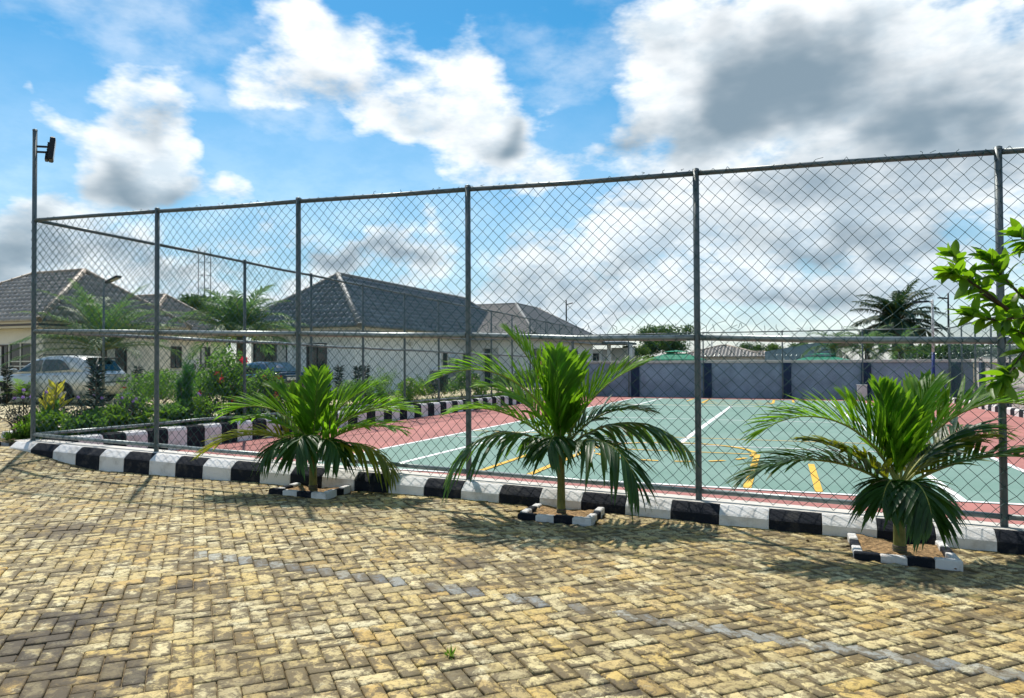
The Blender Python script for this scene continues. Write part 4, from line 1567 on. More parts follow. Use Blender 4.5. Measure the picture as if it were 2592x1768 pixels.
def car(name, label, loc, rotz, kind):
    root = thing(name, label, 'car', loc, rotz=rotz)
    z0 = (0, 0, 0)
    suv = kind == 'suv'
    paint = 'paint_silver' if suv else 'paint_black'
    hw = .92 if suv else .89
    L2 = 2.37 if suv else 2.32
    if suv:
        st = [(2.37, .40, .70, .62), (2.30, .33, .80, .76), (2.1, .27, .90, .86), (1.7, .25, .97, .91), (1.2, .24, 1.02, .92), (.8, .24, 1.06, .92),
              (0, .24, 1.08, .92), (-1.2, .25, 1.10, .92), (-1.9, .28, 1.12, .90), (-2.25, .33, 1.12, .86), (-2.37, .42, 1.08, .79)]
        gh = [(1.02, 1.04, .74), (.62, 1.30, .72), (.18, 1.56, .66), (-.35, 1.655, .645), (-1.1, 1.665, .64), (-1.65, 1.62, .62), (-1.98, 1.54, .60), (-2.30, 1.10, .66)]
    else:
        st = [(2.32, .38, .58, .60), (2.24, .30, .68, .74), (2.0, .24, .76, .84), (1.5, .22, .84, .88), (1.1, .21, .90, .89), (.6, .21, .94, .89),
              (-.4, .21, .96, .89), (-1.2, .23, .99, .89), (-1.8, .27, 1.01, .87), (-2.2, .32, 1.01, .82), (-2.32, .42, .97, .74)]
        gh = [(1.15, .88, .74), (.75, 1.10, .70), (.35, 1.32, .62), (-.15, 1.43, .58), (-.7, 1.44, .57), (-1.15, 1.36, .57), (-1.5, 1.20, .62), (-1.82, 1.00, .68)]
    rings = []
    for x, zb, zt, w in st:
        zm = zb + (zt - zb) * .5
        rings.append((x, [(0, zb), (w * .82, zb), (w * .97, zb + .10), (w, zm), (w * .985, zt - .13), (w * .94, zt - .03), (w * .80, zt), (0, zt + .035)]))
    loft(rings).build('body', paint, root, loc=z0)
    rg = []
    for x, zr, wr in gh:
        zb = (1.03 if suv else .90)
        wb = hw * .915
        zr = max(zr, zb + .02)
        rg.append((x, [(0, zb - .05), (wb, zb - .02), (wb + (wr - wb) * .55, zb + (zr - zb) * .62), (wr, zr - .05 if zr > zb + .1 else zr - .01), (wr * .86, zr), (0, zr + .025)]))
    cab = loft(rg).build('cabin', paint, root, loc=z0)

    def side_y(x, z):
        zb, wb = (1.03 if suv else .90), hw * .915
        for (xa, za, wa), (xb_, zb_, wb2) in zip(gh, gh[1:]):
            if xa >= x >= xb_:
                t = (xa - x) / (xa - xb_)
                zr, wr = max(za + (zb_ - za) * t, zb + .02), wa + (wb2 - wa) * t
                break
        pts = [(wb, zb - .02), (wb + (wr - wb) * .55, zb + (zr - zb) * .62), (wr, zr - .05)]
        for (y0, za), (y1, zb_) in zip(pts, pts[1:]):
            if z <= zb_:
                return y0 + (y1 - y0) * (z - za) / (zb_ - za + 1e-6)
        return wr
    if suv:
        sides = [[(.80, 1.12), (-.27, 1.12), (-.27, 1.535), (.08, 1.50), (.45, 1.32)], [(-.33, 1.12), (-1.56, 1.18), (-1.30, 1.42), (-1.02, 1.535), (-.33, 1.54)]]
    else:
        sides = [[(.85, .97), (-.20, .97), (-.20, 1.33), (.20, 1.26), (.55, 1.12)], [(-.26, .97), (-1.30, 1.0), (-1.18, 1.18), (-.95, 1.29), (-.26, 1.33)]]
    for s in (1, -1):
        for pl in sides:
            # the pane is cut into strips so it follows the curved side
            g = MB()
            xs = np.linspace(min(p[0] for p in pl), max(p[0] for p in pl), 9)

            def span(x):
                zs = []
                for (xa, za), (xb_, zb_) in zip(pl, pl[1:] + pl[:1]):
                    if abs(xa - xb_) < 1e-6:
                        if abs(x - xa) < 1e-4:
                            zs += [za, zb_]
                    elif min(xa, xb_) - 1e-6 <= x <= max(xa, xb_) + 1e-6:
                        zs.append(za + (zb_ - za) * (x - xa) / (xb_ - xa))
                return min(zs), max(zs)
            for xa, xb_ in zip(xs, xs[1:]):
                (a0, a1), (b0, b1) = span(xa), span(xb_)
                for k in range(3):
                    q = []
                    for x, zz in ((xa, a0 + (a1 - a0) * k / 3), (xb_, b0 + (b1 - b0) * k / 3), (xb_, b0 + (b1 - b0) * (k + 1) / 3), (xa, a0 + (a1 - a0) * (k + 1) / 3)):
                        q.append((x, s * (side_y(x, zz) + .012), zz))
                    g.poly(q if s < 0 else q[::-1])
            g.build('side_window', 'car_glass', cab, loc=z0)
        for x in ((.0, -1.05) if suv else (-.02, -1.0)):
            zz = .98 if suv else .86
            MB().bbox(x - .10, x + .10, s * hw - .03 if s > 0 else s * hw - .02, s * hw + .02 if s > 0 else s * hw + .03, zz - .017, zz + .017, .008).build('door_handle', 'chrome', root, loc=z0)
        m_ = MB().bbox(.66, .80, min(s * .88, s * 1.06), max(s * .88, s * 1.06), 1.08 if suv else .95, 1.23 if suv else 1.08, .035)
        m_.build('mirror', paint, root, loc=z0)
        for x in ((1.37, -1.36) if suv else (1.35, -1.32)):
            rr = .365 if suv else .32
            # wheel housing
            hs = MB()
            ring = [(x + 1.18 * rr * math.cos(a), s * (hw + .004), rr + 1.18 * rr * math.sin(a)) for a in np.linspace(-.35, math.pi + .35, 20)]
            hs.poly(ring if s < 0 else ring[::-1])
            hs.build('wheel_arch', 'trim_black', root, loc=z0)
            wheel(root, x, s * (hw - .07), rr, s)
        MB().bar((1.0, s * (hw + .002), .52), (-1.0, s * (hw + .002), .52), .02, .05).build('side_moulding', paint, root, loc=z0)
    # rear glass
    if suv:
        rw_ = [(-2.035, .545, 1.47), (-2.035, -.545, 1.47), (-2.285, -.61, 1.13), (-2.285, .61, 1.13)]
    else:
        rw_ = [(-1.08, .50, 1.385), (-1.08, -.50, 1.385), (-1.80, -.60, 1.035), (-1.80, .60, 1.035)]
    off = .022
    rg_ = MB().poly([(x - off, y, z + off) for x, y, z in rw_]).build('rear_window', 'car_glass', cab, loc=z0)
    ws = gh[0], gh[2]
    f0, f1 = (1.00, 1.10, .62) if suv else (1.10, .95, .60), (.22, 1.54, .54) if suv else (.40, 1.305, .52)
    MB().poly([(f0[0] + .03, -f0[2], f0[1]), (f0[0] + .03, f0[2], f0[1]), (f1[0] + .03, f1[2], f1[1] + .01), (f1[0] + .03, -f1[2], f1[1] + .01)]).build('windscreen', 'car_glass', cab, loc=z0)
    for s in (1, -1):
        y0, y1 = sorted((s * .52, s * .80))
        if suv:
            MB().bbox(-2.395, -2.30, y0, y1, .86, 1.03, .03).build('tail_light', 'lamp_clear', root, loc=z0)
            MB().bbox(-2.385, -2.30, *sorted((s * .60, s * .78)), .50, .56, .01).build('reflector', 'lamp_red', root, loc=z0)
            MB().tube([(.05, s * .60, 1.62), (-.1, s * .60, 1.70), (-1.5, s * .58, 1.70), (-1.65, s * .58, 1.63)], .018, 6).build('roof_rail', 'trim_black', root, loc=z0)
        else:
            MB().bbox(-2.345, -2.22, *sorted((s * .44, s * .80)), .76, .92, .03).build('tail_light', 'lamp_red', root, loc=z0)
        MB().bbox(2.18, 2.34, *sorted((s * .45, s * .76)), .62 if suv else .52, .78 if suv else .65, .03).build('headlight', 'lamp_clear', root, loc=z0)
    if suv:
        MB().bbox(-2.22, -1.93, -.57, .57, 1.555, 1.60, .018).build('spoiler', 'trim_black', root, loc=z0)
        MB().tube([(-2.32, 0, 1.16), (-2.27, .16, 1.22), (-2.19, .46, 1.31)], .012, 6).build('wiper', 'trim_black', rg_, loc=z0)
        MB().bbox(-2.398, -2.36, -.85, .85, .735, .76, .008).build('bumper_seam', 'trim_black', root, loc=z0)
        MB().bbox(-2.41, -2.36, -.26, .26, .60, .71, .006).build('number_plate', 'plate', root, loc=z0)
        MB().bbox(-2.40, -2.33, -.5, .5, 1.00, 1.03, .01).build('tailgate_trim', 'chrome', root, loc=z0)
    else:
        MB().bbox(-2.35, -2.30, -.25, .25, .72, .84, .006).build('number_plate', 'plate', root, loc=z0)
        MB().bbox(-2.35, -2.28, -.38, .38, .90, .93, .008).build('boot_trim', 'chrome', root, loc=z0)
    return root


def heading(xc, d):
    vx, vy = xc * CA - d * SA, xc * SA + d * CA
    return math.atan2(vy, vx)


rx_, ry_ = W(140, 25.3)
car('suv_car', 'silver estate car parked at the left in front of the brown roofed house', (rx_, ry_, gz(rx_, ry_)), heading(-2.6, .75), 'suv')
sx1, sy1 = W(664, 29.0)
car('saloon_car', 'dark saloon car with red tail lights parked before the white house', (sx1, sy1, gz(sx1, sy1)), heading(-.74, .67), 'saloon')
# ------------------------------------------------------------------ plants
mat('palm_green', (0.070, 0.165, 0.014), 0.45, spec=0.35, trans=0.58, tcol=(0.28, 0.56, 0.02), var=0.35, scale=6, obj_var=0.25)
mat('palm_shaded', (0.026, 0.075, 0.013), 0.42, spec=0.4, trans=0.36, tcol=(0.12, 0.28, 0.015), var=0.35, scale=6, obj_var=0.25)  # darker frond green, with the shade on low and inner fronds put into it
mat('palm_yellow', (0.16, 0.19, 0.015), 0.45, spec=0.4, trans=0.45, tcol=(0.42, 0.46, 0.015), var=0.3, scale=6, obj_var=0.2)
mat('palm_far', (0.022, 0.055, 0.028), 0.5, trans=0.25, tcol=(0.05, 0.12, 0.03), var=0.3, scale=2)
mat('palm_mid', (0.05, 0.12, 0.05), 0.5, trans=0.42, tcol=(0.16, 0.32, 0.08), var=0.3, scale=2)
mat('rachis', (0.24, 0.25, 0.05), 0.5)
mat('palm_stem', (0.20, 0.20, 0.055), 0.6, col2=(0.11, 0.12, 0.03), scale=14)
mat('palm_base', (0.10, 0.085, 0.06), 0.8, var=0.3, scale=20)
mat('bark', (0.09, 0.07, 0.05), 0.9, var=0.4, scale=12, bump=0.6)
mat('leaf_tree', (0.030, 0.075, 0.020), 0.55, trans=0.35, tcol=(0.09, 0.20, 0.025), var=0.45, scale=1.1)
mat('leaf_tree_light', (0.055, 0.115, 0.025), 0.55, trans=0.4, tcol=(0.16, 0.28, 0.03), var=0.4, scale=1.2)
mat('leaf_near', (0.045, 0.115, 0.010), 0.38, spec=0.4, trans=0.52, tcol=(0.26, 0.50, 0.012), var=0.3, scale=9, obj_var=.35)
mat('leaf_shrub', (0.05, 0.125, 0.028), 0.5, trans=0.45, tcol=(0.18, 0.38, 0.04), var=0.45, scale=6)
mat('leaf_bright', (0.075, 0.17, 0.02), 0.5, trans=0.45, tcol=(0.22, 0.42, 0.03), var=0.35, scale=6)
mat('leaf_dusk', (0.028, 0.045, 0.038), 0.5, trans=0.2, var=0.3, scale=8)
mat('leaf_yellow', (0.40, 0.38, 0.05), 0.5, trans=0.4, tcol=(0.6, 0.58, 0.06), var=0.25, scale=12)
mat('leaf_thuja', (0.035, 0.13, 0.03), 0.6, trans=0.35, tcol=(0.08, 0.28, 0.04), var=0.4, scale=14)
mat('stem_brown', (0.10, 0.075, 0.055), 0.8)
mat('petal_red', (0.62, 0.025, 0.05), 0.55, trans=0.4, tcol=(0.9, 0.04, 0.08))
mat('petal_pink', (0.65, 0.18, 0.13), 0.55, trans=0.4, tcol=(0.9, 0.25, 0.2))
mat('petal_purple', (0.26, 0.15, 0.45), 0.55, trans=0.4, tcol=(0.4, 0.25, 0.65))
mat('petal_white', (0.72, 0.70, 0.52), 0.55, trans=0.3, tcol=(0.8, 0.8, 0.55))
mat('grass', (0.05, 0.105, 0.02), 0.6, trans=0.4, tcol=(0.13, 0.25, 0.03), var=0.4, scale=5)

RIGHT = np.array((CA, SA, 0.0))
FWD = np.array((-SA, CA, 0.0))
UPV = np.array((0.0, 0.0, 1.0))


def frond_geo(base, az, elev, L, droop, nl, ll, rng, lw=.03, hang=.35, vee=.45, r0=.014, bare=.14, seg=4, spread=(.55, 1.15)):
    """pinnate leaf: az in degrees (0 = to the right of the view, 90 = away), returns leaflet and rachis geometry"""
    a = R(az)
    h = RIGHT * math.cos(a) + FWD * math.sin(a)
    n = 15
    P = [np.array(base, float)]
    T = []
    tw = rng.normal(0, .06)
    side0 = np.cross(h, UPV)
    for i in range(n):
        t = i / n
        e = R(elev - droop * t ** 1.25)
        d = h * math.cos(e) + UPV * math.sin(e) + side0 * tw * t
        d /= np.linalg.norm(d)
        T.append(d)
        P.append(P[-1] + d * L / n)
    T.append(T[-1])
    P, T = np.array(P), np.array(T)
    Vs, Fs = [], []
    k = 0
    for i in range(nl):
        t = bare + (1 - bare) * (i + .5) / nl
        f = t * n
        j = min(int(f), n - 1)
        p = P[j] + (P[j + 1] - P[j]) * (f - j)
        tg = T[j]
        sd = np.cross(tg, UPV)
        if np.linalg.norm(sd) < .15:
            sd = side0
        sd = sd / np.linalg.norm(sd)
        nm = np.cross(sd, tg)
        prof = max(.18, math.sin(math.pi * min(1, (.20 + .74 * t))) ** .7)
        for s in (-1, 1):
            ang = spread[1] + (spread[0] - spread[1]) * t + rng.normal(0, .09)
            v = vee * (1 - .35 * t) + rng.normal(0, .10)
            d = sd * s * math.sin(ang) * math.cos(v) + tg * math.cos(ang) + nm * math.sin(v) * math.sin(ang)
            d /= np.linalg.norm(d)
            l = ll * prof * rng.uniform(.85, 1.12)
            w = lw * (.7 + .5 * prof) * rng.uniform(.85, 1.15)
            hg = hang * rng.uniform(.6, 1.5)
            wd = np.cross(d, nm)
            wd /= np.linalg.norm(wd) + 1e-9
            nn = np.cross(wd, d)
            rows = []
            for q in range(seg + 1):
                u = q / seg
                c = p + d * l * u - UPV * l * hg * u * u
                ww = w * (.35 + 1.9 * u) * (1 - u) ** .62 * 1.05 if u < 1 else 0.0008
                ww = max(ww, .0008)
                rows += [c + wd * ww * .5 + nn * ww * .16, c, c - wd * ww * .5 + nn * ww * .16]
            Vs.append(rows)
            for q in range(seg):
                b = k + q * 3
                Fs += [(b, b + 1, b + 4, b + 3), (b + 1, b + 2, b + 5, b + 4)]
            k += 3 * (seg + 1)
    V = np.array(Vs).reshape(-1, 3)
    F = np.array(Fs)
    # rachis
    A, B = P[:-1], P[1:]
    rv, rf = [], []
    for i in range(n + 1):
        r_ = r0 * (1 - .85 * i / n)
        sd = np.cross(T[i], UPV)
        sd = sd / (np.linalg.norm(sd) + 1e-6)
        nm = np.cross(sd, T[i])
        for w in range(5):
            q = 2 * math.pi * w / 5
            rv.append(P[i] + (sd * math.cos(q) + nm * math.sin(q)) * r_)
    for i in range(n):
        for w in range(5):
            rf.append((i * 5 + w, i * 5 + (w + 1) % 5, (i + 1) * 5 + (w + 1) % 5, (i + 1) * 5 + w))
    V2, F2 = merge((V, F), (np.array(rv), np.array(rf)))
    mi = np.concatenate([np.zeros(len(F), int), np.ones(len(rf), int)])
    return V2, F2, mi


def palm(name, label, x, y, z, stem_h, stem_r, fronds, m, seed, nl=34, ll=.42, lw=.034, cat='palm', hang=.35, group=None, r0=.014, base_m='palm_base', lean=(0, 0), seg=4, tapered=True):
    rng = np.random.default_rng(seed)
    root = thing(name, label, cat, (x, y, z), group=group)
    tx, ty, tz = x + lean[0], y + lean[1], z + stem_h
    if stem_h > .02:
        pts, rs = [], []
        for i in range(9):
            t = i / 8
            pts.append((x + lean[0] * t ** 1.3, y + lean[1] * t ** 1.3, z - .04 + (stem_h + .04) * t))
            rs.append(stem_r * ((1.12 - .28 * t) if tapered else (1 - .1 * t)) * (1.0 + (.25 if i == 0 else 0)))
        MB().tube(pts, rs, 14).build('trunk', 'palm_stem' if base_m == 'palm_base' else 'bark', root)
        if base_m == 'palm_base':
            rb = MB()
            for k in range(3):
                zz = z + .01 + k * .022
                rb.lathe([(stem_r * 1.20, zz), (stem_r * 1.24, zz + .008), (stem_r * 1.18, zz + .016)], 14, 'z', (x, y, 0))
            rb.build('trunk_ring', 'palm_base', root)
    for f in fronds:
        az, el, L, dr = f[:4]
        mm = f[4] if len(f) > 4 else m
        k = f[5] if len(f) > 5 else 1.0
        hg, ve, sp = f[6] if len(f) > 6 else (hang, .45, (.55, 1.15))
        V, F, mi = frond_geo((tx, ty, tz - .02), az, el, L, dr, nl, ll * k, rng, lw, hg, vee=ve, r0=r0, seg=seg, spread=sp)
        me = np_mesh(V, F, True, 'frond', mi)
        link('frond', me, [mm, 'rachis'], root)
    return root


Y_, G_, D_K = 'palm_yellow', 'palm_green', 'palm_shaded'
# fronds: bearing (0 = to the right, 90 = away), rise, length, droop, leaf, leaflet size, (leaflet hang, upward fold)
UPF, SPR, HNG = (.14, .80, (.40, .85)), (.24, .48, (.50, 1.05)), (.60, .12, (.55, 1.15))
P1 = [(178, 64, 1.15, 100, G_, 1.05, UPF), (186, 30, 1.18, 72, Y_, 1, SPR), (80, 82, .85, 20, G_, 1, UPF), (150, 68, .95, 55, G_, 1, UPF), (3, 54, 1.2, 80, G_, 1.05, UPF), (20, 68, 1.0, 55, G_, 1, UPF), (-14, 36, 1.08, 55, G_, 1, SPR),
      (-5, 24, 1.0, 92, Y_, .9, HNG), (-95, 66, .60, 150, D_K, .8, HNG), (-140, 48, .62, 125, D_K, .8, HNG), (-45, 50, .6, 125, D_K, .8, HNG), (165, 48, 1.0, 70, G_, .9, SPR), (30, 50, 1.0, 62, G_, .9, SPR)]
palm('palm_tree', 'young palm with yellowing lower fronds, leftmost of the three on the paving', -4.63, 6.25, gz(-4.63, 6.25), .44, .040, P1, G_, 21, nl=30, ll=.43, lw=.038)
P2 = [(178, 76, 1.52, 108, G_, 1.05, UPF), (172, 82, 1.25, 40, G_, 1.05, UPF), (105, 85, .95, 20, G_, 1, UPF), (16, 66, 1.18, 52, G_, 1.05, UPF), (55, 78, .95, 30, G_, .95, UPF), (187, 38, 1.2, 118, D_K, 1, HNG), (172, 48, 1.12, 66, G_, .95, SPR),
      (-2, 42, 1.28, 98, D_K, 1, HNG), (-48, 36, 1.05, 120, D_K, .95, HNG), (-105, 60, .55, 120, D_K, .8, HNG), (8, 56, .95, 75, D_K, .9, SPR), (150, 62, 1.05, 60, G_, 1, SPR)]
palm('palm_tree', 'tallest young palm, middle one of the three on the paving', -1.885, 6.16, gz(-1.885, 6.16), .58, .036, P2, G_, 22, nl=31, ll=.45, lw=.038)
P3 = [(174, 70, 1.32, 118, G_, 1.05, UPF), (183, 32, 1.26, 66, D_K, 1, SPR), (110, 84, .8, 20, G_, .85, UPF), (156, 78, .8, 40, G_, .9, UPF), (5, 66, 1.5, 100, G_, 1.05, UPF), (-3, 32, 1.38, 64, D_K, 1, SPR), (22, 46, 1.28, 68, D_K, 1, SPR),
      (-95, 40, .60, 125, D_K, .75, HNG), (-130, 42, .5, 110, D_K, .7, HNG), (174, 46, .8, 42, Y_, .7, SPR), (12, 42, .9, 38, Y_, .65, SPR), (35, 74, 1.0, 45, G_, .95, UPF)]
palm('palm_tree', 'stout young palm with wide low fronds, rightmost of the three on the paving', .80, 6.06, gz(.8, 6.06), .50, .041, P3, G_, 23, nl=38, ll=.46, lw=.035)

# palm pits with little painted kerbs
for (x0, x1, yf), lb in zip(pits, ('black and white planting frame around the leftmost young palm', 'black and white planting frame around the middle young palm', 'black and white planting frame around the rightmost young palm')):
    root = thing('tree_pit', lb, 'planter', ((x0 + x1) / 2, yf, gz(x0, yf)))
    zf = gz((x0 + x1) / 2, yf)
    h, w = .05, .065
    V, F = grid(x0 + .03, x1 - .03, yf + .03, 6.46, 16, 12, lambda x, y: gz(x, y) + .015 + .018 * math.sin(9 * x + 3) * math.sin(11 * y) + rnd.gauss(0, .006))
    link('soil', np_mesh(V, F, True), 'soil', root)
    for (a, b, along) in (((x0, yf), (x1, yf), 'x'), ((x0, yf + w), (x0, 6.42), 'y'), ((x1 - w, yf + w), (x1 - w, 6.42), 'y')):
        n = 4 if along == 'x' else 3
        for k in range(n):
            t0, t1 = k / n, (k + 1) / n
            if along == 'x':
                q = (a[0] + (b[0] - a[0]) * t0 + .001, a[0] + (b[0] - a[0]) * t1 - .001, yf, yf + w)
            else:
                q = (a[0], a[0] + w, a[1] + (b[1] - a[1]) * t0 + .001, a[1] + (b[1] - a[1]) * t1 - .001)
            MB().bbox(q[0], q[1], q[2], q[3], zf - .03, zf + h + rnd.gauss(0, .004), .008).build('kerb_block', 'kerb_black' if (k + (along == 'y')) % 2 == 0 else 'kerb_white', root)


# ------------------------------------------------------------------ trees
def tree(name, label, px, d, ytop, rw, zb, m, seed, n=5000, leaf=.16, trunk_r=.16, h_frac=.5, nclump=26, base=-.4, group=None, cat='tree'):
    rng = np.random.default_rng(seed)
    x, y = W(px, d)
    zt = ZP(px, ytop, d)
    c = np.array((x, y, (zt + zb) / 2))
    rad = np.array((rw, rw * .9, (zt - zb) / 2))
    root = thing(name, label, cat, (x, y, base), group=group)
    mb = MB()
    mb.tube([(x, y, base), (x + .05, y, base + (zb - base) * .6), (x + .1 * rw, y, zb + rad[2] * .4), (x, y, c[2] + rad[2] * .3)], [trunk_r * 1.25, trunk_r, trunk_r * .8, trunk_r * .3], 9)
    for k in range(7):
        a = k * 2.4 + seed
        e = c + np.array((math.cos(a), math.sin(a), rng.uniform(-.2, .6))) * rad * .75
        s = np.array((x + .05 * rw, y, zb + rad[2] * rng.uniform(0, .5)))
        mb.tube([s, (s + e) / 2 + np.array((0, 0, .12 * rad[2])), e], [trunk_r * .45, trunk_r * .28, trunk_r * .08], 6)
    mb.build('trunk', 'bark', root)
    P = clump_points(n, c, rad, rng, nclump, .36)
    V, F = leaves_np(P, leaf, .5, .1, rng)
    link('crown', np_mesh(V, F), m, root)
    return root


tree('broadleaf_tree', 'dark spreading tree beyond the far wall, left of the green gazebo', 1690, 62, 822, 2.6, ZP(1690, 905, 62), 'leaf_tree', 31, 9000, .20)
tree('round_bush', 'lighter green round bush beside the dark spreading tree', 1603, 58, 868, 1.25, ZP(1603, 915, 58), 'leaf_tree_light', 32, 3500, .15, .08)
tree('broadleaf_tree', 'green tree with a dense round crown behind the middle house', 505, 62, 745, 2.3, ZP(505, 800, 62), 'leaf_tree', 33, 6000, .2)
tree('broadleaf_tree', 'dark tree top at the left edge above the large house roof', 5, 60, 722, 1.5, ZP(5, 775, 60), 'leaf_tree', 34, 3000, .2)
for k, (px, yt, w, lb) in enumerate(((1905, 868, 1.9, 'dark low tree over the far brown roof'), (1965, 872, 1.6, 'small green tree left of the blue grey shed roof'),
                                     (2030, 862, 1.8, 'green tree top over the middle of the blue grey shed'), (1650, 893, .9, 'small dark bush at the foot of the spreading tree'),
                                     (2440, 868, 2.3, 'broad green tree behind the pale wall, right of the lamp poles'), (2530, 872, 2.4, 'broad green tree behind the pale wall at the right edge of the picture'),
                                     (2360, 872, 1.9, 'broad green tree behind the wall corner under the big palm'), (1300, 862, .8, 'small tree top behind the right end of the house roofs'))):
    tree('broadleaf_tree', lb, px, 78 if px < 2100 else 42, yt, w, ZP(px, 925, 78 if px < 2100 else 42), 'leaf_tree' if k % 2 == 0 else 'leaf_tree_light', 40 + k, 3500, .2, .1)


def ring_fronds(n, L, seed, e0=75, e1=-5, dr=(50, 85)):
    rg = random.Random(seed)
    out = []
    for i in range(n):
        t = i / (n - 1)
        out.append((i * 137.5 + rg.gauss(0, 8), e0 + (e1 - e0) * t + rg.gauss(0, 6), L * rg.uniform(.85, 1.1), rg.uniform(*dr) * (1 - .3 * t)))
    return out


x, y = W(2268, 55)
zc_ = ZP(2268, 815, 55)
palm('oil_palm', 'big dark oil palm with a full feathery crown far behind the wall', x, y, -.4, zc_ + .4, .30, ring_fronds(44, 3.7, 5, 84, -22, (50, 95)), 'palm_far', 51, nl=60, ll=.85, lw=.085, cat='palm', hang=.55, r0=.05, base_m='bark', seg=2)
for k, (px, d, yc, L, lb) in enumerate(((2110, 39, 872, 1.9, 'pale green bushy palm above the right green gazebo'), (2195, 38, 874, 1.9, 'pale green bushy palm below the big oil palm'), (2280, 38, 880, 1.7, 'pale green bushy palm left of the white and blue lamp pole'))):
    x, y = W(px, d)
    zz = ZP(px, yc, d)
    palm('bushy_palm', lb, x, y, -.4, zz + .2, .14, ring_fronds(18, L, 60 + k, 80, -5, (70, 115)), 'palm_mid', 61 + k, nl=34, ll=.5, lw=.035, hang=.4, r0=.025, base_m='bark', seg=2)
for k, (px, d, yc, L, n, lb) in enumerate(((262, 28.7, 880, 3.4, 42, 'feathery palm standing behind the silver car, before the large house'), (608, 22.5, 846, 2.1, 36, 'feathery palm with arching fronds left of the dark saloon car'))):
    x, y = W(px, d)
    zz = ZP(px, yc, d)
    g0 = gz(x, y)
    palm('feather_palm', lb, x, y, g0, zz - g0 - .1, .13, ring_fronds(n, L, 70 + k, 84, 10, (50, 100)), 'palm_mid', 71 + k, nl=44, ll=.62, lw=.036, hang=.35, r0=.022, base_m='bark', seg=2)


# ------------------------------------------------------------------ garden bed plants
def flower(parent, p, r, m, rng, n=5, name='flower'):
    mb = MB()
    ax = unit(np.array((-p[0], -p[1], 1.0)) + rng.normal(size=3) * .5)
    ax = unit(ax)
    s = unit(np.cross(ax, (0, 0, 1.0)))
    t = np.cross(ax, s)
    p = np.array(p)
    for k in range(n):
        a = 2 * math.pi * k / n + rng.uniform(0, .3)
        d = s * math.cos(a) + t * math.sin(a)
        e = -s * math.sin(a) + t * math.cos(a)
        mb.add([p, p + d * r * .55 + e * r * .42 + ax * r * .25, p + d * r + ax * r * .15, p + d * r * .55 - e * r * .42 + ax * r * .25], [(0, 1, 2), (0, 2, 3)])
    mb.build(name, m, parent)


def shrub(name, label, px, d, rw, h, m, seed, n=1500, leaf=.06, zb=None, fl=None, aspect=.4, stems=True, group=None, up=.3, lean=(0, 0), cat='shrub', flm='petal_red', flr=.06):
    rng = np.random.default_rng(seed)
    x, y = W(px, d)
    z = sz(y) - .06 if zb is None else zb
    root = thing(name, label, cat, (x, y, z), group=group)
    c = np.array((x + lean[0], y + lean[1], z + h * .58))
    rad = np.array((rw, rw, h * .46))
    mb = MB()
    for k in range(9):
        a = k * 2.4
        e = c + np.array((math.cos(a), math.sin(a), .35)) * rad * rng.uniform(.4, .9)
        mb.tube([(x + .03 * math.cos(a), y + .03 * math.sin(a), z - .03), ((x + e[0]) / 2, (y + e[1]) / 2, z + h * .3), e], [.012, .008, .003], 5)
    mb.build('stem', 'stem_brown', root)
    P = clump_points(n, c, rad, rng, 16, .42, .4)
    P[:, 2] = np.maximum(P[:, 2], z + .02)
    V, F = leaves_np(P, leaf, aspect, up, rng)
    link('foliage', np_mesh(V, F), m, root)
    for k in range(fl or 0):
        i = rng.integers(0, n)
        q = P[i] + unit(P[i] - c) * .03
        q[:2] += unit(-q[:2]) * .05
        flower(root, q, flr * rng.uniform(.8, 1.2), flm, rng)
    return root, c


def wispy(name, label, px, d, h, rw, seed, n=26, flowers=4, zb=None):
    """wiry stems with narrow leaves and purple flowers"""
    rng = np.random.default_rng(seed)
    x, y = W(px, d)
    z = sz(y) - .06 if zb is None else zb
    root = thing(name, label, 'flowering plant', (x, y, z))
    mb = MB()
    pts, tips = [], []
    for k in range(n):
        a = rng.uniform(0, 6.28)
        l = rng.uniform(.5, 1.0) * h
        sp = rng.uniform(.2, 1) * rw
        b = np.array((x + .12 * rw * math.cos(a), y + .12 * rw * math.sin(a), z))
        e = b + np.array((sp * math.cos(a), sp * math.sin(a), l))
        m_ = (b + e) / 2 + np.array((-.1 * sp * math.cos(a), -.1 * sp * math.sin(a), .12 * l))
        mb.tube([b, m_, e], [.006, .0045, .002], 4, cap=False)
        tips.append(e)
        for q in np.linspace(.15, 1, 11):
            pts.append(b + (m_ - b) * min(1, 2 * q) + (e - m_) * max(0, 2 * q - 1))
    mb.build('stem', 'stem_brown', root)
    pts = np.repeat(np.array(pts), 2, 0)
    V, F = leaves_np(pts, .085, .16, .5, rng)
    link('foliage', np_mesh(V, F), 'leaf_dusk', root)
    tips.sort(key=lambda t: -t[2])
    for k in range(flowers):
        flower(root, tips[min(k * 2, n - 1)], .028, 'petal_purple', rng)
    return root


def spike_plant(name, label, px, d, h, m, seed, zb=None, r=.16, n=22, leaf=.2):
    """upright stem ringed with narrow leaves from foot to tip"""
    rng = np.random.default_rng(seed)
    x, y = W(px, d)
    z = sz(y) - .06 if zb is None else zb
    root = thing(name, label, 'plant', (x, y, z))
    MB().tube([(x, y, z - .02), (x + .01, y, z + h * .5), (x, y, z + h)], [.016, .013, .005], 7).build('stem', 'stem_brown', root)
    P, D = [], []
    for i in range(n):
        t = .12 + .88 * i / n
        for k in range(9):
            a = k * .7 + i * 1.3
            P.append((x, y, z + h * t))
            D.append((math.cos(a), math.sin(a), .55 - .5 * (1 - t)))
    V, F = leaves_np(np.array(P), leaf, .2, 0, rng, np.array(D) * 2.2)
    link('foliage', np_mesh(V, F), m, root)
    return root


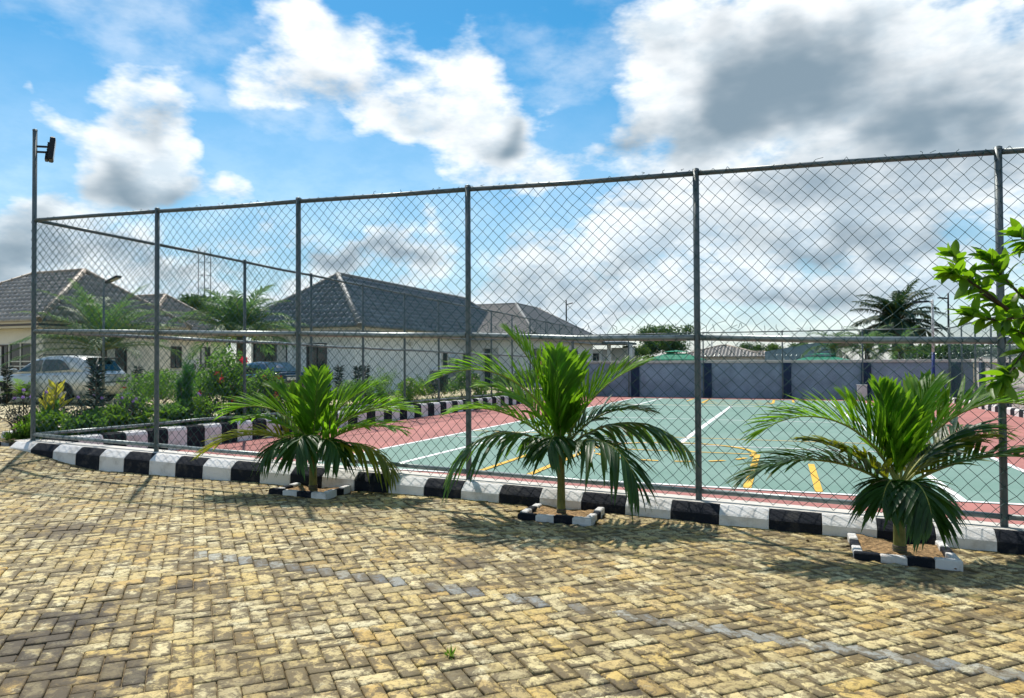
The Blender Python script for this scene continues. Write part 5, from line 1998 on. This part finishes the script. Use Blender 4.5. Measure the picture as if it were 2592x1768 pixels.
def croton(label, px, d, h, seed, ytop=.55):
    rng = np.random.default_rng(seed)
    x, y = W(px, d)
    z = sz(y) - .06
    root = thing('croton', label, 'plant', (x, y, z))
    mb = MB()
    Pg, Dg, Py, Dy = [], [], [], []
    for k in range(6):
        a = k * 1.05
        b = np.array((x, y, z))
        e = b + np.array((.10 * math.cos(a), .10 * math.sin(a), h * rng.uniform(.5, .8)))
        mb.tube([b, e], [.012, .006], 6)
        for i in range(16):
            t = .2 + .8 * i / 16
            p = b + (e - b) * t
            aa = rng.uniform(0, 6.28)
            dv = (math.cos(aa) * .55, math.sin(aa) * .55, .95)
            if t > ytop:
                Py.append(p)
                Dy.append(dv)
            else:
                Pg.append(p)
                Dg.append(dv)
    mb.build('stem', 'stem_brown', root)
    V, F = leaves_np(np.array(Pg), .22, .28, 0, rng, np.array(Dg) * 2)
    link('lower_foliage', np_mesh(V, F), 'leaf_shrub', root)
    V, F = leaves_np(np.array(Py), .22, .28, 0, rng, np.array(Dy) * 2.4)
    link('upper_foliage', np_mesh(V, F), 'leaf_yellow', root)


def fern(name, label, px, d, h, n, L, m, seed, zb=None, ll=.2):
    x, y = W(px, d)
    z = sz(y) - .06 if zb is None else zb
    return palm(name, label, x, y, z, 0.01, .03, ring_fronds(n, L, seed, 80, 22, (45, 85)), m, seed, nl=20, ll=ll, lw=.022, cat='plant', hang=.25, r0=.008, base_m='none', seg=2)


def bd(px, X=-10.15):
    """distance along the view at which column px meets the garden bed"""
    r_ = (px - 1296) / 1800
    return X / (r_ * CA - SA)


wispy('wild_petunia', 'wiry purple flowering plant outside the corner post', 62, bd(62, -10.35), .72, .38, 81, 30, 5)
croton('yellow topped croton just inside the corner post', 132, bd(132), .98, 82)
wispy('wild_petunia', 'wiry purple flowering plant between the croton and the dark spiky plant', 190, bd(190), .62, .35, 83, 24, 4)
spike_plant('spiky_shrub', 'dark upright spiky plant before the rear of the silver car', 243, bd(243), 1.12, 'leaf_dusk', 84, n=26, leaf=.17)
wispy('wild_petunia', 'wiry purple flowering plant right of the dark spiky plant', 300, bd(300), .6, .35, 85, 24, 4)
fern('lily_clump', 'bright green strap leaved clump left of the second fence post', 355, bd(355), .5, 16, .55, 'leaf_bright', 86)
fern('lily_clump', 'pale strap leaved clump right of the second fence post', 425, bd(425), .45, 12, .5, 'leaf_bright', 87)
rt, _ = shrub('small_cypress', 'narrow bright green cypress shrub behind the fence', 470, bd(470), .17, 1.05, 'leaf_thuja', 88, 3800, .055, aspect=.22, up=.9)
wispy('wild_petunia', 'wiry purple flowering plant at the foot of the hibiscus', 520, bd(520), .6, .4, 89, 26, 3)
shrub('hibiscus', 'hibiscus bush with red flowers left of the third fence post', 568, bd(568, -10.3), .62, 1.45, 'leaf_shrub', 90, 3000, .085, fl=7, flm='petal_red', flr=.085)
shrub('hibiscus', 'lower hibiscus bush with pink flowers in front of the dark saloon car', 655, bd(655), .55, .95, 'leaf_shrub', 91, 2200, .08, fl=5, flm='petal_pink', flr=.07)
croton('small croton with yellow leaves behind the leftmost young palm', 690, bd(690), .5, 92, .3)
spike_plant('spiky_shrub', 'dark spiky plant behind the leftmost young palm', 822, bd(822), .95, 'leaf_dusk', 93)
wispy('wild_petunia', 'wiry purple flowering plant above the leftmost young palm', 760, bd(760), .6, .4, 94, 24, 2)
shrub('low_shrub', 'low green shrub behind the crown of the leftmost young palm', 890, bd(890), .5, .7, 'leaf_shrub', 95, 1800, .07)
fern('grass_clump', 'lime green grassy clump left of the white flowering bush', 1010, bd(1010, -10.3), .6, 14, .65, 'leaf_bright', 96)
shrub('flowering_bush', 'bush with many small white flowers spilling over the garden kerb', 1038, bd(1038, -9.75), .52, .85, 'leaf_bright', 97, 2600, .07, fl=60, flm='petal_white', flr=.026, lean=(.12, 0), aspect=.3)
shrub('flowering_bush', 'rounded bush with white flowers just behind the fourth fence post', 1172, bd(1172, -9.75), .58, 1.0, 'leaf_shrub', 98, 3000, .065, fl=70, flm='petal_white', flr=.026, lean=(.1, 0))
shrub('flowering_bush', 'small white flowering bush to the right of the fourth fence post', 1265, bd(1265, -9.95), .5, .95, 'leaf_shrub', 99, 2000, .07, fl=30, flm='petal_white', flr=.028)
shrub('low_shrub', 'grey green shrub between the two white flowering bushes', 1105, bd(1105, -10.2), .5, .95, 'leaf_dusk', 100, 2200, .07, fl=4, flm='petal_purple', flr=.05)
shrub('flowering_bush', 'tall bush with pink flowers at the far end of the garden bed', 1385, bd(1385, -10.2), .9, 1.7, 'leaf_shrub', 101, 3000, .11, fl=10, flm='petal_pink', flr=.11)
shrub('low_shrub', 'green shrub far along the bed behind the middle young palm', 1325, bd(1325, -10.2), .6, 1.1, 'leaf_shrub', 102, 2200, .09)
for k, (px, X, h_, m_, lb) in enumerate((
        (105, -9.95, .42, 'leaf_bright', 'low leafy green clump at the foot of the yellow topped croton'), (215, -9.9, .38, 'leaf_shrub', 'low green clump left of the dark spiky plant'),
        (275, -10.0, .45, 'leaf_bright', 'low bright clump right of the dark spiky plant'), (330, -10.3, .55, 'leaf_shrub', 'low bush behind the strap leaved clump'),
        (445, -10.0, .45, 'leaf_shrub', 'low bush left of the narrow cypress shrub'), (505, -9.95, .5, 'leaf_bright', 'low bright bush right of the narrow cypress shrub'),
        (615, -9.95, .55, 'leaf_shrub', 'low bush at the foot of the red hibiscus'), (725, -9.95, .6, 'leaf_bright', 'low bright bush behind the leftmost young palm'),
        (800, -10.3, .75, 'leaf_shrub', 'green bush above the right fronds of the leftmost young palm'), (945, -9.9, .6, 'leaf_shrub', 'low green bush left of the lime green grassy clump'),
        (1215, -9.9, .6, 'leaf_bright', 'low bright bush between the white flowering bushes by the fourth post'))):
    shrub('low_shrub', lb, px, bd(px, X), .36, h_, m_, 200 + k, 1500, .075)
# plants along the houses
for k, (px, d, h, L, lb) in enumerate(((1075, 26, .9, 1.0, 'cycad with stiff fronds against the grey plinth, left one'), (1125, 27.5, 1.0, 1.15, 'cycad with stiff fronds against the grey plinth, right one'), (885, 23.5, .9, .95, 'cycad before the white end wall of the central house'),
                                       (410, 24.5, .9, 1.05, 'bushy cycad under the window of the large left house'), (465, 25.5, .9, 1.0, 'bushy cycad before the cream wall left of the cypress'), (520, 26, .9, 1.0, 'bushy cycad behind the hibiscus'),
                                       (60, 24.5, .8, 1.0, 'yellowish cycad in front of the silver car bonnet'))):
    x, y = W(px, d)
    fern('cycad', lb, px, d, h, 20, L, 'palm_mid' if k != 6 else 'leaf_bright', 110 + k, zb=gz(x, y) + (.15 if k != 6 else .2), ll=.26)
for k, (px, d, lb) in enumerate(((858, 24.2, 'dark spiky column before the dark doorway of the white house'), (905, 24.2, 'dark spiky column left of the white house corner'), (925, 24.6, 'dark spiky column at the white house corner'),
                                 (350, 23.5, 'dark spiky plant by the air conditioner of the large house'), (18, 24.0, 'dark spiky plant by the front window at the left edge'))):
    x, y = W(px, d)
    spike_plant('spiky_shrub', lb, px, d, 1.25, 'leaf_dusk', 130 + k, zb=gz(x, y), leaf=.2)
x, y = W(985, 25)
shrub('low_shrub', 'pale green loose shrub against the white end wall', 972, 24.5, .5, 1.1, 'leaf_bright', 140, 1500, .08, zb=gz(x, y), up=.8, aspect=.2)
shrub('low_shrub', 'dark hedge shrub between the car and the cream house wall', 400, 23.0, 1.4, 1.15, 'leaf_shrub', 141, 3500, .09, zb=.1)
shrub('low_shrub', 'dark hedge shrub in front of the bushy cycads', 505, 23.6, 1.4, 1.15, 'leaf_shrub', 142, 3500, .09, zb=.1)

# grass and ground cover in the bed
n = 9000
gx_ = nrg.uniform(-10.62, -9.68, n)
gy_ = 7.0 + 26 * nrg.uniform(0, 1, n) ** 1.5
P = np.stack([gx_, gy_, np.array([sz(v) for v in gy_]) - .05], 1)
V, F = leaves_np(P, .13, .16, 1.6, nrg)
tag(link('ground_cover', np_mesh(V, F), 'grass'), 'short grass and weeds covering the garden bed', None, kind='stuff')
wx_, wy_ = W(1138, 3.42)
P = np.array([(wx_ + rnd.gauss(0, .006), wy_ + rnd.gauss(0, .006), gz(wx_, wy_) - .004) for _ in range(26)])
V, F = leaves_np(P, .05, .14, 1.3, nrg)
tag(link('weed', np_mesh(V, F), 'leaf_bright'), 'tiny green weed growing between pavers near the bottom of the picture', 'weed')

# a few dry leaves blown onto the paving
mat('dry_leaf', (0.16, 0.09, 0.035), 0.8, obj_var=.3)
dl = []
while len(dl) < 60:
    x, y = rnd.uniform(-9, 3.5), 6.4 - abs(rnd.gauss(0, 1.1))
    if y > 2.4:
        dl.append((x, y, gz(x, y) + .004))
V, F = leaves_np(np.array(dl), .035, .5, -.02, nrg, np.array([(math.cos(k), math.sin(k), 0.02) for k in range(60)]) * 3)
tag(link('dry_leaves', np_mesh(V, F), 'dry_leaf'), 'small dry leaves scattered over the paving', None, kind='stuff')

# ------------------------------------------------------------------ leafy citrus bough reaching in from the right
ct = thing('citrus_tree', 'leafy tree reaching its glossy bough into the picture at the upper right', 'tree', (3.35, 3.6, 0))
rng = np.random.default_rng(9)


def at(px, py, d):
    x, y = W(px, d)
    return np.array((x, y, ZP(px, py, d)))


crown0 = at(2790, 900, 4.3)
bx_, by_ = float(crown0[0]), float(crown0[1])
ct.location = (bx_, by_, gz(bx_, by_))
boughs = [[at(2790, 900, 4.3), at(2680, 830, 4.3), at(2560, 790, 4.35), at(2470, 730, 4.4), at(2420, 650, 4.4)],
          [at(2560, 790, 4.35), at(2500, 740, 4.3), at(2440, 700, 4.25), at(2410, 690, 4.2)],
          [at(2680, 830, 4.3), at(2600, 760, 4.2), at(2540, 700, 4.2), at(2510, 660, 4.2)],
          [at(2680, 830, 4.3), at(2610, 800, 4.15), at(2520, 810, 4.1), at(2460, 800, 4.1)],
          [at(2790, 900, 4.3), at(2700, 750, 4.2), at(2640, 640, 4.2), at(2590, 600, 4.2)],
          [at(2790, 900, 4.3), at(2680, 880, 4.2), at(2600, 880, 4.15), at(2560, 940, 4.1), at(2530, 965, 4.1)],
          [at(2790, 900, 4.3), at(2700, 860, 4.4), at(2600, 850, 4.4), at(2560, 830, 4.4)]]
mb = MB()
mb.tube([(bx_, by_, gz(bx_, by_) - .05), (bx_ + .03, by_, .8), tuple(crown0)], [.05, .04, .025], 10)
mb.build('trunk', 'bark', ct)
mb = MB()
LP, LD = [], []
for b in boughs:
    mb.tube(b, [.012] + [.008] * (len(b) - 2) + [.003], 6)
    b = np.array(b)
    for i in range(len(b) - 1):
        for t in np.linspace(0, 1, 6, endpoint=False):
            if i == 0:
                continue
            p = b[i] + (b[i + 1] - b[i]) * t
            d = unit(b[i + 1] - b[i])
            for _ in range(3):
                LP.append(p)
                LD.append(d * .8 + unit(rng.normal(size=3)) * 1.0)
    for _ in range(7):
        LP.append(b[-1])
        LD.append(unit(b[-1] - b[-2]) * 1.3 + unit(rng.normal(size=3)) * .8)
mb.build('branch', 'bark', ct)


def leaf_mesh(L, wd):
    """oval pointed leaf, folded along the midrib and bent"""
    rows, f = [], []
    ws = [.10, .60, .92, 1.0, .92, .62, .05]
    for i, w in enumerate(ws):
        t = i / (len(ws) - 1)
        z = -.22 * L * t * t
        rows += [(t * L, wd * w * .5, z + .14 * wd * w), (t * L, 0, z), (t * L, -wd * w * .5, z + .14 * wd * w)]
    for i in range(len(ws) - 1):
        f += [(3 * i, 3 * i + 1, 3 * i + 4, 3 * i + 3), (3 * i + 1, 3 * i + 2, 3 * i + 5, 3 * i + 4)]
    return np_mesh(np.array(rows), np.array(f), True, 'leaf')


lmesh = []
for L_, w_ in ((.15, .062), (.13, .06), (.17, .066), (.11, .05)):
    me = leaf_mesh(L_, w_)
    me.materials.append(MATS['leaf_near'])
    lmesh.append(me)
for p, d in zip(LP, LD):
    d = Vector(tuple(unit(np.array(d))))
    up_ = Vector((rng.normal(0, .5), rng.normal(0, .5), 1.0))
    yv = up_.cross(d).normalized()
    zv = d.cross(yv)
    Mx = Matrix((d, yv, zv)).transposed().to_4x4()
    o = bpy.data.objects.new('leaf', lmesh[int(rng.integers(0, 4))])
    COL.objects.link(o)
    o.parent = ct
    s = rng.uniform(.6, .95)
    o.matrix_local = Matrix.Translation(Vector(tuple(p)) - ct.location) @ Mx @ Matrix.Scale(s, 4)
